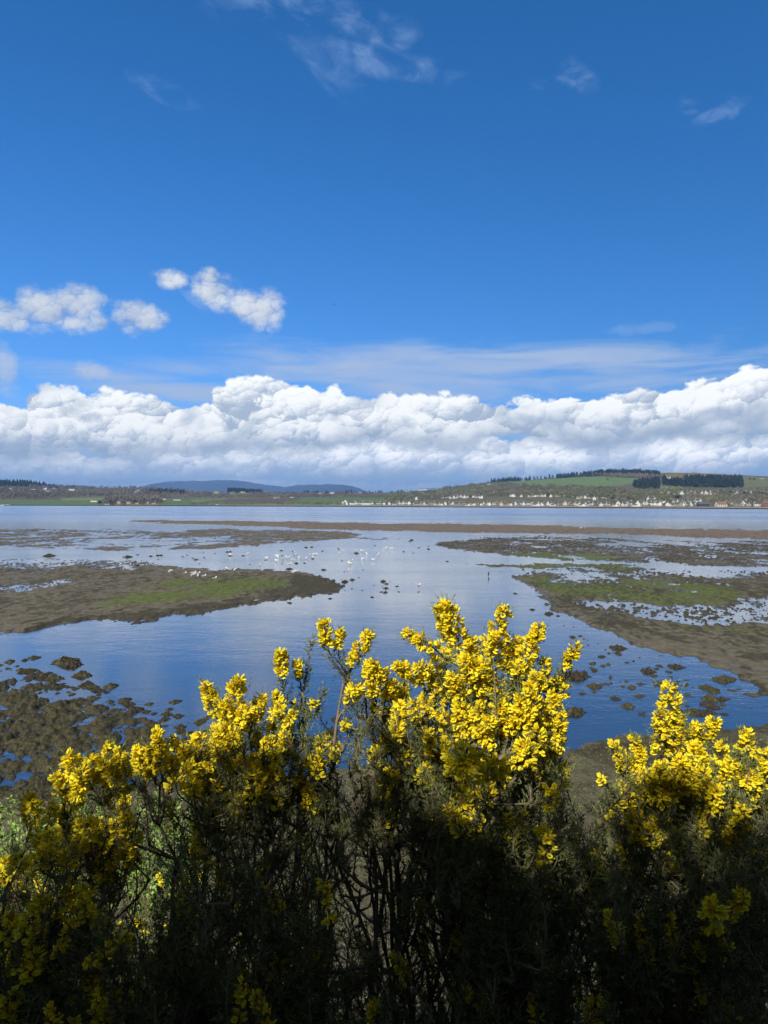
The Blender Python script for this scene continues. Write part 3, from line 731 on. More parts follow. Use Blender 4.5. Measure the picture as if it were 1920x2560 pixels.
def crown_template(kind, seed):
    """unit crown: height 1 (base at 0), made of many small leaf-clump faces"""
    r = np.random.default_rng(seed); V = []; T = []
    if kind == 'conifer':
        n = 60; hh_ = r.random(n) ** .8; rad = (1 - hh_) * .20 + .015; th = r.random(n) * 6.283
        c = np.stack([rad * np.cos(th), rad * np.sin(th), .06 + hh_ * .94], -1); s_ = .05 + .05 * (1 - hh_)
        up = .5
    else:
        n = 85; lobes = r.normal(0, 1, (7, 3)) * [.17, .17, .13] + [0, 0, .60]; k = r.integers(0, 7, n)
        c = lobes[k] + r.normal(0, 1, (n, 3)) * [.115, .115, .11]; c[:, 2] = np.clip(c[:, 2], .12, 1.02); s_ = np.full(n, .052) * (.6 + r.random(n)); up = .3
    a = r.normal(0, 1, (n, 3)); a /= np.linalg.norm(a, axis=1)[:, None]
    b_ = np.cross(a, r.normal(0, 1, (n, 3))); b_ /= np.linalg.norm(b_, axis=1)[:, None]
    s_ = s_[:, None]
    q = np.stack([c - a * s_ - b_ * s_ * .7, c + a * s_ - b_ * s_ * .5, c + a * s_ * .7 + b_ * s_, c - a * s_ * .8 + b_ * s_ * .8], 1)
    tone = np.repeat(np.clip(r.random(n) * .8 + .1, 0, 1), 4)
    return q.reshape(-1, 3), tone
TEMPL = {k: [crown_template(k, 100 + i + (50 if k == 'conifer' else 0)) for i in range(6)] for k in ('conifer', 'broad')}
def add_tree(mb, P, h, wd, kind, tone_off=0.0, trunk=True):
    V, T = TEMPL[kind][int(rng.integers(0, 6))]
    a = rng.random() * 6.28; c, s_ = math.cos(a), math.sin(a)
    W_ = np.empty_like(V); W_[:, 0] = (V[:, 0] * c - V[:, 1] * s_) * wd; W_[:, 1] = (V[:, 0] * s_ + V[:, 1] * c) * wd; W_[:, 2] = V[:, 2] * h
    mb.add(W_ + P, np.arange(len(V)).reshape(-1, 4), np.clip(T + tone_off, 0, 1))
EXPL = [(1628, 1255.5, 'manor', .4, 'big white house with steep gable standing above all the shore houses', 1.0),
          (1758, 1266, 'dark', .05, 'long dark clad house on the shore between white houses', 1.15),
          (1802, 1266, 'redroof', .1, 'white shore house with a big red tiled roof right of the dark house', 1.3),
          (1917, 1266, 'brick', .2, 'red stone house at the right edge of the shore row', 1.2),
          (1898, 1265.5, 'terrace', .0, 'white house with a full-width glazed balcony front near the right edge', .9),
          (1862, 1265.5, 'gable', .5, 'white gabled house right of a cream and red roofed pair on the shore', 1.2),
          (1846, 1265.5, 'stone', .1, 'grey roofed stone house joined to the white gabled shore house', 1.2),
          (1672, 1197, 'villa', .2, 'white hilltop house at the foot of the gorse hill', 1.1),
          (1679, 1197, 'gable', -.6, 'white gabled house beside the hilltop villa', 1.1),
          (1705, 1199, 'shed', .1, 'low pale farm shed left of the spruce wood', 1.2),
          (1904, 1197, 'shed', -.1, 'small white farmhouse on the skyline far right', 1.0),
          (113, 1224, 'villa', .3, 'white villa in the woods of the left hill, largest of its cluster', 1.2),
          (120, 1228, 'shed', .1, 'long low white building under the left hill villa', 1.1),
          (135, 1222, 'cottage', .4, 'small white cottage right of the left hill villa', 1.1),
          (84, 1224, 'shed', .0, 'pale house half hidden in trees left of the villa', 1.0),
          (27, 1222, 'shed', .1, 'pale house near the left edge under the dark hill wood', .9),
          (236, 1255, 'terrace', .0, 'white farm row in the green shore field on the left', .9),
          (268, 1262, 'cottage', .6, 'white cottage at the left end of the yellow gorse bank', .8),
          (297, 1258, 'gable', .3, 'white gabled house over the yellow gorse bank', .9),
          (322, 1258, 'cottage', .0, 'pale cottage behind the middle of the gorse bank', .9),
          (342, 1260, 'cottage', .2, 'small white cottage in front of the shore copse', .8),
          (368, 1260, 'stone', .2, 'grey cottage at the right end of the gorse bank', .9),
          (384, 1260, 'cottage', .4, 'last white cottage right of the gorse bank', .8),
          (410, 1248, 'shed', .2, 'white shed at the edge of the bare wood left of the long wall', .9),
          (444, 1251, 'shed', .0, 'long low white building on the field edge', 1.6),
          (180, 1226, 'terrace', .0, 'row of white houses across a gap in the left woods', 1.3),
          (345, 1227, 'gable', .5, 'white gabled house high in the bare woods', .9),
          (340, 1230, 'cottage', .1, 'white cottage below the gabled one in the bare woods', .9),
          (350, 1225, 'cottage', .7, 'small white cottage above the two in the bare woods', .8),
          (541, 1232, 'cream', .1, 'large pale stone mansion left of the conifer plantation', 1.3),
          (582, 1234, 'stone', .5, 'grey stone house under the conifer plantation', 1.2),
          (607, 1231, 'terrace', .0, 'white farmhouse at the right foot of the plantation', .9),
          (688, 1245, 'cottage', .5, 'white cottage at the top of the ploughed field', .9),
          (696, 1245, 'stone', .2, 'grey farm building beside the ploughed field cottage', .8),
          (730, 1244, 'shed', .0, 'low white barn right of the ploughed field farm', 1.0),
          (543, 1262, 'cottage', .2, 'tiny white boathouse on the left shore', .6),
          (7, 1263, 'shed', .0, 'low white shed at the far left on the shore', .7),
          (20, 1262, 'shed', .3, 'second low white shed near the left edge on the shore', .7),
          (830, 1233, 'terrace', .1, 'dark roofed hilltop house left of the tallest conifer', .9),
          (800, 1234, 'shed', .0, 'long pale building on the low skyline', 1.1),
          (900, 1232, 'cottage', .3, 'white cottage on the skyline between two dark trees', .9),
          (1017, 1228, 'cottage', .3, 'white cottage among skyline trees above the village start', .9),
          (1050, 1225, 'shed', .0, 'long low white hilltop building left end', 1.1),
          (1061, 1224, 'shed', .0, 'long low white hilltop building right end', 1.1),
          (1222, 1211, 'cottage', .2, 'pale house high in the wood below the ridge conifers', .9),
          (1043, 1249, 'gable', .9, 'pale gabled house alone on the lower wooded slope', 1.1)]
def keep_clear(pts):
    ok = np.ones(len(pts), bool)
    for a in EXPL:
        if a[0] < 760 or a[1] < 1250: ok &= ~((np.abs(pts[:, 0] - a[0]) < 9 * a[5]) & (pts[:, 1] > a[1] - 1.0) & (pts[:, 1] < a[1] + 9))
    return pts[ok]
def wood(name, poly, n, kind, mat, h, wd, sizevar=.35, y_bias=None):
    pts = keep_clear(sample_poly(poly, n)); P = land_at(pts[:, 0], pts[:, 1]); mb = MB()
    for k, p in enumerate(P):
        s_ = 1 + sizevar * (rng.random() * 2 - 1); patch = float(vnoise(np.array([p[0] * .012]), np.array([p[1] * .008]), 9)[0])
        add_tree(mb, p - [0, 0, .3], h * s_, wd * s_ * (1.0 if kind == 'broad' else 1.1), kind, (patch - .5) * .5)
    o = mb.build(name, MAT[mat]); tag(o, kind='stuff'); return o
wood('bare_woodland', [(-60, 1226), (0, 1220), (120, 1218), (230, 1220), (330, 1220), (400, 1222), (480, 1231), (490, 1246), (400, 1247), (385, 1252), (330, 1244), (258, 1243), (200, 1245), (130, 1247), (0, 1250), (-60, 1250)], 1150, 'broad', 'bare_wood', 13, 15)
wood('mixed_woodland', [(-60, 1222), (120, 1220), (480, 1231), (480, 1240), (250, 1240), (0, 1242), (-60, 1240)], 300, 'broad', 'bud_wood', 12, 14)
wood('hillside_conifers', [(-60, 1208), (0, 1208), (55, 1207), (115, 1215), (115, 1219), (60, 1217), (0, 1217), (-60, 1217)], 420, 'conifer', 'conifer', 17, 17)
wood('ridge_conifers', [(115, 1215), (185, 1220), (185, 1223), (115, 1220)], 70, 'conifer', 'conifer', 13, 14)
wood('shore_copse', [(262, 1250), (300, 1244), (400, 1246), (405, 1260), (360, 1261), (290, 1260), (262, 1262)], 240, 'broad', 'bare_wood', 12, 15)
wood('conifer_belt', [(362, 1230), (462, 1232), (468, 1238), (400, 1238), (362, 1234)], 150, 'conifer', 'conifer', 15, 16)
wood('conifer_plantation', [(568, 1231), (570, 1226.5), (645, 1230), (660, 1232), (600, 1232.5)], 230, 'conifer', 'conifer', 17, 15, .08)
wood('low_woodland', [(480, 1231), (560, 1233), (700, 1234), (860, 1233), (960, 1234), (960, 1246), (860, 1243), (760, 1245), (600, 1244), (480, 1246)], 520, 'broad', 'bare_wood', 10, 14)
wood('green_copse', [(480, 1233), (560, 1236), (720, 1236), (960, 1238), (960, 1247), (800, 1245), (600, 1245), (480, 1244)], 250, 'broad', 'bud_wood', 9, 13)
wood('skyline_conifers', [(755, 1232), (840, 1232), (960, 1233), (1010, 1230), (1010, 1233), (840, 1236), (755, 1235)], 60, 'conifer', 'conifer', 12, 15)
wood('hillside_woodland', [(960, 1234), (1060, 1228), (1130, 1219), (1215, 1208), (1272, 1211), (1350, 1216), (1440, 1219), (1530, 1222), (1580, 1240), (1600, 1252), (1440, 1246), (1300, 1240), (1100, 1246), (1040, 1258), (960, 1262)], 1150, 'broad', 'bud_wood', 11, 14)
wood('hillside_bare_trees', [(1040, 1240), (1200, 1225), (1300, 1222), (1440, 1222), (1560, 1226), (1600, 1250), (1440, 1244), (1300, 1238), (1180, 1242), (1080, 1250)], 620, 'broad', 'bare_wood', 10, 14)
wood('ridge_plantation', [(1215, 1208), (1272, 1202), (1340, 1199.5), (1440, 1190.5), (1520, 1182), (1600, 1181.5), (1650, 1186), (1650, 1190), (1560, 1188), (1440, 1193), (1272, 1205)], 620, 'conifer', 'conifer', 16, 17)
wood('ridge_bare_trees', [(1440, 1193), (1500, 1189), (1560, 1190), (1600, 1191), (1655, 1194), (1655, 1197), (1560, 1195), (1500, 1191)], 240, 'broad', 'bare_wood', 13, 15)
wood('dark_spruce_wood', [(1655, 1200), (1700, 1199), (1720, 1197), (1855, 1198), (1857, 1220), (1780, 1219), (1710, 1218), (1660, 1214)], 820, 'conifer', 'conifer', 17, 19)
wood('dark_spruce_wood', [(1600, 1208), (1648, 1204), (1648, 1222), (1600, 1223), (1580, 1216)], 230, 'conifer', 'conifer', 16, 19)
wood('village_trees', [(1560, 1224), (1700, 1222), (1860, 1222), (1930, 1224), (1980, 1228), (1980, 1262), (1790, 1262), (1790, 1238), (1700, 1238), (1690, 1258), (1600, 1262)], 520, 'broad', 'bud_wood', 8, 11)
wood('village_bare_trees', [(1700, 1226), (1980, 1228), (1980, 1262), (1800, 1256), (1700, 1260)], 260, 'broad', 'bare_wood', 8, 11)
wood('garden_trees', [(860, 1258), (1040, 1256), (1440, 1250), (1700, 1256), (1980, 1258), (1980, 1267), (1440, 1265), (1040, 1263), (860, 1262)], 330, 'broad', 'bud_wood', 5.5, 8)
wood('shore_scrub', [(480, 1258), (700, 1258), (860, 1257), (860, 1262), (480, 1262)], 170, 'broad', 'bud_wood', 4, 9)
wood('shore_gorse', [(276, 1259), (300, 1257), (400, 1259), (400, 1262.5), (276, 1262.5)], 150, 'broad', 'gorse_far', 3.2, 8)
wood('shore_gorse', [(400, 1261), (620, 1261), (620, 1263), (400, 1263)], 30, 'broad', 'gorse_far', 2.5, 6)
wood('hill_gorse', [(1655, 1183), (1740, 1182), (1850, 1189), (1800, 1195), (1700, 1198)], 150, 'broad', 'gorse_far', 3, 9)
wood('hill_gorse', [(1480, 1218), (1510, 1216), (1520, 1221), (1470, 1223)], 40, 'broad', 'gorse_far', 3, 9)
# single trees one can tell apart
def single_tree(px_, py_, h, wd, kind, mat, label, group=None):
    p = land_at(px_, py_); name = {'conifer': 'conifer_tree', 'broad': 'broadleaf_tree'}[kind]
    e = empty(name, p); tag(e, label, 'tree', group)
    mb = MB(); add_tree(mb, np.zeros(3), h, wd, kind); 
    if kind == 'broad': add_tree(mb, np.zeros(3), h, wd, kind)
    mb.build('crown', MAT[mat], e)
    mb = MB(); tube(mb, [(0, 0, -.5), (.1, 0, h * .25), (0, .1, h * .6)], [h * .03, h * .022, h * .008]); mb.build('trunk', MAT['trunk'], e)
for a in [(249, 1262, 12, 13, 'broad', 'conifer', 'round dark tree at the edge of the shore field beside low white cottages'),
          (878, 1234, 20, 24, 'conifer', 'conifer', 'tall dark conifer standing highest on the skyline above the white terraces'),
          (868, 1234, 15, 20, 'conifer', 'conifer', 'dark conifer just left of the tallest skyline conifer'),
          (781, 1236, 15, 22, 'conifer', 'conifer', 'lone dark conifer on the low skyline over the ploughed field'),
          (912, 1234, 12, 16, 'broad', 'conifer', 'squat dark tree on the skyline right of the tallest conifer'),
          (930, 1236, 12, 15, 'broad', 'conifer', 'bushy dark tree above the right end of the terraced houses'),
          (951, 1233, 8, 8, 'conifer', 'conifer', 'thin small conifer at the low point of the skyline'),
          (981, 1232, 10, 14, 'broad', 'conifer', 'low dark tree on the skyline left of a pair'),
          (1002, 1231, 11, 14, 'broad', 'conifer', 'second dark skyline tree, right one of a close pair'),
          (1028, 1228, 7, 9, 'broad', 'bud_wood', 'small olive tree on the skyline near the low white hilltop buildings'),
          (1085, 1222, 7, 9, 'conifer', 'conifer', 'small pointed conifer halfway up the wooded slope skyline'),
          (1750, 1194, 15, 20, 'conifer', 'conifer', 'pointed conifer rising above the dark spruce wood on the hill'),
          (1840, 1193, 14, 17, 'broad', 'bare_wood', 'bare round tree on the skyline right of the spruce wood'),
          (1853, 1194, 12, 14, 'broad', 'bare_wood', 'smaller bare round tree, right of its twin on the skyline'),
          (1875, 1200, 8, 14, 'broad', 'conifer', 'low dark tree at the top corner of the pale hill field'),
          (1885, 1200, 8, 13, 'broad', 'conifer', 'dark bushy tree standing right of the hill field corner tree'),
          (1518, 1199, 5, 12, 'broad', 'conifer', 'dark bush standing alone in the big green hillside field'),
          (1312, 1218, 9, 16, 'broad', 'bare_wood', 'rounded bare tree below the left end of the big green field'),
          (1336, 1219, 9, 15, 'broad', 'bare_wood', 'rounded bare tree, second along the lower edge of the green field'),
          (1145, 1236, 14, 17, 'conifer', 'conifer', 'dark pointed conifer in the middle of the wooded hillside'),
          (1139, 1238, 13, 17, 'conifer', 'conifer', 'left one of two dark conifers amid the hillside wood'),
          (1122, 1240, 12, 15, 'conifer', 'conifer', 'dark conifer lower on the wooded slope above white houses'),
          (1036, 1238, 11, 14, 'conifer', 'conifer', 'dark conifer at the left foot of the wooded slope'),
          (993, 1252, 12, 26, 'broad', 'conifer', 'wide dark green tree mass behind the shore houses at the village start'),
          (1545, 1254, 8, 11, 'broad', 'bud_wood', 'bright olive round tree among the houses'),
          (1553, 1256, 6, 10, 'broad', 'bud_wood', 'bright green rounded garden tree beside a long white house'),
          (1692, 1250, 12, 20, 'broad', 'conifer', 'big dark green tree left of the pale pasture'),
          (1860, 1240, 11, 18, 'broad', 'conifer', 'dark tree right of the white upper terrace'),
          (1905, 1238, 9, 22, 'broad', 'conifer', 'dark hedge-like tree near the right end of the village'),
          (1825, 1238, 11, 15, 'broad', 'conifer', 'dark tree in the gap between upper white houses')]:
    single_tree(*a)

# ------------------------------------------------------------------ houses
MAT['wall_white'] = simple_mat('white_render', (.62, .61, .57), .8, .08, .5)
MAT['wall_cream'] = simple_mat('cream_render', (.50, .44, .34), .8, .1, .5)
MAT['wall_stone'] = simple_mat('grey_stone', (.26, .24, .21), .9, .25, 1.2)
MAT['wall_red'] = simple_mat('red_stone', (.26, .13, .10), .9, .2, 1.2)
MAT['wall_dark'] = simple_mat('dark_cladding', (.045, .05, .06), .8, .2, 1.2)
MAT['slate'] = simple_mat('slate_roof', (.085, .085, .09), .7, .25, 1.0)
MAT['tile_brown'] = simple_mat('brown_roof', (.15, .11, .085), .8, .25, 1.0)
MAT['tile_red'] = simple_mat('red_roof', (.23, .11, .075), .8, .2, 1.0)
MAT['glass'] = simple_mat('window_glass', (.04, .05, .06), .15, .3, 1.0, spec=.6)
def house_proto(w_, d_, eave, ridge, wall, roof, chim=True, cross=False):
    e = empty('house', (0, 0, 0))
    mb = MB()
    # walls with gables at both ends (ridge runs along x)
    hw, hd = w_ / 2, d_ / 2
    V = [(-hw, -hd, -2), (hw, -hd, -2), (hw, hd, -2), (-hw, hd, -2), (-hw, -hd, eave), (hw, -hd, eave), (hw, hd, eave), (-hw, hd, eave), (-hw, 0, ridge), (hw, 0, ridge)]
    mb.add(V, [(0, 1, 5, 4), (2, 3, 7, 6), (1, 2, 6, 5), (3, 0, 4, 7)]); mb.add(V, [(5, 6, 9), (7, 4, 8)])
    if cross:
        g = w_ * .22; gx_ = w_ * .22
        V = [(gx_ - g, -hd - 1.2, -2), (gx_ + g, -hd - 1.2, -2), (gx_ + g, 0, -2), (gx_ - g, 0, -2), (gx_ - g, -hd - 1.2, eave), (gx_ + g, -hd - 1.2, eave), (gx_ + g, 0, eave), (gx_ - g, 0, eave), (gx_, -hd - 1.2, ridge * .96)]
        mb.add(V, [(0, 1, 5, 4), (1, 2, 6, 5), (3, 0, 4, 7)]); mb.add(V, [(4, 5, 8)])
    mb.build('wall', MAT[wall], e)
    mb = MB(); o_ = .35; dz_ = .18; sl_ = (ridge - eave) / hd
    for s_ in (-1, 1):
        y1 = s_ * (hd + o_); z1 = eave - o_ * sl_ + dz_
        V = [(-hw - o_, y1, z1), (hw + o_, y1, z1), (hw + o_, 0, ridge + dz_), (-hw - o_, 0, ridge + dz_), (-hw - o_, y1, z1 - .15), (hw + o_, y1, z1 - .15), (hw + o_, 0, ridge + .02), (-hw - o_, 0, ridge + .02)]
        mb.add(V, [(0, 1, 2, 3), (4, 7, 6, 5), (0, 4, 5, 1), (1, 5, 6, 2), (3, 7, 4, 0)])
    if cross:
        zt = ridge * .96 + dz_
        for s_ in (-1, 1):
            V = [(gx_ + s_ * (g + .3), -hd - 1.5, eave - .1), (gx_ + s_ * (g + .3), 0, eave - .1), (gx_, 0, zt), (gx_, -hd - 1.5, zt)]
            mb.add(V, [(0, 1, 2, 3)])
    rf = mb.build('roof', MAT[roof], e)
    if chim:
        for s_ in ((-1, 1) if w_ > 11 else (1,)):
            mb = MB(); bx(mb, (s_ * (hw - .9) - .5, -.45, ridge - .6), (s_ * (hw - .9) + .5, .45, ridge + 1.3)); mb.build('chimney', MAT[wall], rf)
    rows = [1.0] if eave < 4 else [1.0, 3.6]
    for z_ in rows:
        for fx in np.linspace(-.34, .34, 3 if w_ < 12 else 4):
            mb = MB(); bx(mb, (fx * w_ - .7, -hd - .06, z_), (fx * w_ + .7, -hd + .1, z_ + 1.3)); mb.build('window', MAT['glass'], e)
    for s_ in (-1, 1):
        mb = MB(); bx(mb, (s_ * (hw + .05) - .08, -.6, rows[-1] + .1), (s_ * (hw + .05) + .08, .6, rows[-1] + 1.3)); mb.build('window', MAT['glass'], e)
    freeze(e); return e
PR = {'cottage': house_proto(11, 7, 2.8, 5.6, 'wall_white', 'slate'), 'villa': house_proto(12, 8, 5.0, 8.4, 'wall_white', 'slate', cross=True),
      'bungalow': house_proto(15, 8, 2.7, 5.2, 'wall_white', 'tile_brown', cross=True), 'gable': house_proto(8, 8, 4.6, 8.6, 'wall_white', 'slate'),
      'terrace': house_proto(20, 7, 4.6, 7.2, 'wall_white', 'slate'), 'stone': house_proto(12, 8, 4.8, 8.2, 'wall_stone', 'slate', cross=True),
      'cream': house_proto(13, 8, 4.4, 7.6, 'wall_cream', 'tile_brown'), 'redroof': house_proto(13, 8, 3.0, 6.4, 'wall_white', 'tile_red', False),
      'brick': house_proto(13, 9, 4.8, 8.2, 'wall_red', 'tile_brown'), 'dark': house_proto(18, 8, 3.8, 6.6, 'wall_dark', 'slate', False),
      'shed': house_proto(14, 7, 2.2, 3.6, 'wall_white', 'slate', False), 'manor': house_proto(16, 10, 6.5, 11.5, 'wall_white', 'slate', cross=True)}
used_p = set()
LAND = {'cottage': 'white cottage', 'villa': 'tall white cross-gabled house', 'bungalow': 'white brown-roofed bungalow', 'gable': 'white gable-fronted house', 'terrace': 'long white two-storey terrace',
        'stone': 'grey stone house', 'cream': 'cream house with brown roof', 'redroof': 'white red-roofed house', 'brick': 'red stone house', 'dark': 'dark clad long house', 'shed': 'low white shed', 'manor': 'big white house'}
def house(px_, py_, kind, rz, label=None, group=None, sc=1.0):
    p = land_at(px_, py_)
    if kind in used_p: e = copy_tree(PR[kind])
    else: e = PR[kind]; used_p.add(kind)
    e.location = [float(c) for c in p]; e.rotation_euler = (0, 0, rz); e.scale = (sc, sc, sc)
    tag(e, label, 'house', group)
    if group is None and 'group' in e: del e['group']
    return e
# distinct ones
for a in EXPL:
    house(a[0], a[1], a[2], a[3], a[4], None, a[5])
def row(x0, x1, ylo, yhi, n, kinds, label, group, sc=(.8, 1.1), gap=0):
    xs = np.linspace(x0, x1, n) + rng.normal(0, (x1 - x0) / n * .2, n)
    for q in xs:
        k = kinds[int(rng.integers(0, len(kinds)))]
        house(q, ylo + rng.random() * (yhi - ylo), k, float(rng.choice([0.05, .35, 1.2, -.3, .6]) + rng.normal(0, .1)), label[k] if isinstance(label, dict) else label, group, float(sc[0] + rng.random() * (sc[1] - sc[0])))
def lab(place): return {k: v + ' ' + place for k, v in LAND.items()}
row(862, 960, 1260, 1262, 14, ['gable', 'gable', 'terrace'], lab('in the close white terraces starting the village'), 'white terraces at the left end of the village', (.75, 1.0))
row(865, 958, 1256, 1258, 7, ['gable', 'cottage'], lab('in the back row of the white terraces'), 'back row of the white terraces', (.7, .95))
row(965, 1075, 1260, 1263, 12, ['cottage', 'villa', 'gable', 'shed'], lab('on the shore below the lower wooded slope'), 'shore houses below the slope', (.7, 1.0))
row(962, 1000, 1246, 1254, 5, ['cottage', 'gable'], lab('in the gardens behind the first shore houses'), 'garden houses', (.6, .8))
row(1085, 1290, 1261, 1264.5, 20, ['cottage', 'villa', 'bungalow', 'gable', 'stone', 'cream'], lab('in the middle of the shore row'), 'houses in the middle of the shore row', (.7, 1.0))
row(1105, 1205, 1243, 1246, 10, ['cottage', 'villa', 'bungalow', 'gable'], lab('in the upper slope row, left half'), 'upper row, left half', (.8, 1.0))
row(1280, 1440, 1240, 1243, 13, ['cottage', 'bungalow', 'villa', 'cream'], lab('in the upper slope row, right half'), 'upper row, right half', (.75, .95))
row(1295, 1500, 1262, 1265.5, 20, ['bungalow', 'villa', 'gable', 'cream', 'stone'], lab('on the shore below the green hill field'), 'shore houses below the green field', (.75, 1.1))
row(1445, 1560, 1245, 1251, 12, ['bungalow', 'stone', 'cream', 'cottage', 'gable'], lab('in the second row below the hillside trees'), 'second row below the hillside trees', (.75, 1.0))
row(1510, 1745, 1262.5, 1266, 20, ['bungalow', 'villa', 'gable', 'cottage', 'stone'], lab('on the shore under the big white house'), 'shore houses under the big white house', (.75, 1.05))
row(1600, 1745, 1256, 1260, 9, ['cottage', 'stone', 'bungalow', 'villa'], lab('in the second row around the big white house'), 'second row around the big white house', (.75, 1.0))
row(1695, 1790, 1234.5, 1236.5, 8, ['villa', 'bungalow', 'gable'], lab('along the top of the pale pasture'), 'white houses over the pale pasture', (.8, 1.1))
row(1655, 1700, 1233, 1238, 4, ['cottage', 'bungalow'], lab('left of the pale pasture'), 'white houses left of the pasture', (.8, 1.0))
row(1840, 1960, 1233, 1236, 8, ['villa', 'bungalow', 'terrace'], lab('in the upper white row at the right'), 'upper white row at the right', (.8, 1.0))
row(1775, 1960, 1260, 1266, 8, ['bungalow', 'villa', 'cream', 'gable'], lab('at the right end of the shore'), 'shore houses at the right end', (.8, 1.05))
# sea wall behind the beach
mb = MB()
xs = np.linspace(850, 2300, 60); A_ = land_at(xs, shore_y(xs) - 3.2)
for k in range(59):
    a, b_ = A_[k], A_[k + 1]; n_ = np.array([0, 2.0, 0])
    V = [a + [0, 0, -1], b_ + [0, 0, -1], b_ + n_ + [0, 0, -1], a + n_ + [0, 0, -1], a + [0, 0, 1.3], b_ + [0, 0, 1.3], b_ + n_ + [0, 0, 1.3], a + n_ + [0, 0, 1.3]]
    mb.add(V, [(0, 1, 5, 4), (4, 5, 6, 7), (2, 3, 7, 6)])
o = mb.build('sea_wall', simple_mat('wall_stone_pale', (.23, .21, .18), .9, .25, .5)); tag(o, 'long pale stone sea wall between the beach and the shore houses', 'wall')
# ------------------------------------------------------------------ weed covered mounds standing in the shallows
MAT['clump'] = simple_mat('bladder_wrack', (.034, .028, .015), .75, .6, 9.0, spec=.35, bumpd=.03)
MAT['clump_green'] = simple_mat('green_wrack', (.045, .042, .016), .75, .6, 9.0, spec=.35, bumpd=.03)
def clump_proto(seed, mat):
    r = np.random.default_rng(seed); nu, nv = 26, 9; V = []
    ph = r.random(6) * 6.28
    for iv in range(nv):
        v = iv / (nv - 1)
        for iu in range(nu):
            th = iu / nu * 6.283
            rad = (1 - v ** 1.6 * .97) * (.5 + .09 * math.sin(2 * th + ph[0]) + .07 * math.sin(3 * th + ph[1]) + .05 * math.sin(5 * th + ph[2]) + .06 * r.normal())
            V.append((rad * math.cos(th) * 1.15, rad * math.sin(th), -.16 + .40 * v ** .9 + .035 * r.normal() * (v > .1)))
    V = np.array(V); i = np.arange(nv - 1)[:, None] * nu; j = np.arange(nu)[None, :]; k = (j + 1) % nu
    mb = MB(); mb.add(V, np.stack([i + j, i + k, i + nu + k, i + nu + j], -1).reshape(-1, 4))
    mb.add(np.vstack([V[-nu:], V[-nu:].mean(0) + [0, 0, .02]]), np.stack([np.arange(nu), np.roll(np.arange(nu), -1), np.full(nu, nu)], -1))
    # fronds lying over the mound
    for q in range(190):
        th = r.random() * 6.28; v0 = r.random() * .7; p = np.array([(1 - v0) * .5 * math.cos(th), (1 - v0) * .5 * math.sin(th), -.1 + .34 * v0 + .03]); d_ = np.array([math.cos(th), math.sin(th), -.8]) * (.10 + .16 * r.random() ** 2); s_ = np.array([-math.sin(th), math.cos(th), 0]) * (.012 + .022 * r.random())
        mb.add([p - s_, p + s_, p + d_ * .6 + s_ * 1.4 + [0, 0, .03], p + d_ * .6 - s_ * 1.4 + [0, 0, .02], ], [(0, 1, 2, 3)])
    return mb.mesh('weed_mound', MAT[mat], smooth=False)
CL = [clump_proto(s_, m_) for s_, m_ in ((1, 'clump'), (2, 'clump'), (3, 'clump_green'), (4, 'clump'), (5, 'clump_green'))]
def clump(px_, py_, wpx, label, group=None, hpx=None):
    p = ground(px_, py_); r_ = p[1]; w_ = wpx / F * r_
    o = bpy.data.objects.new('weed_mound', CL[int(rng.integers(0, 5))]); COL.objects.link(o)
    o.location = (p[0], p[1], 0); o.rotation_euler = (0, 0, rng.random() * .8 - .4)
    hz_ = (hpx / F * r_ / .24) if hpx else w_ * (.65 + .4 * rng.random())
    o.scale = (w_ * .9, w_ * (.75 + .6 * rng.random()), hz_); tag(o, label, 'seaweed', group); return o
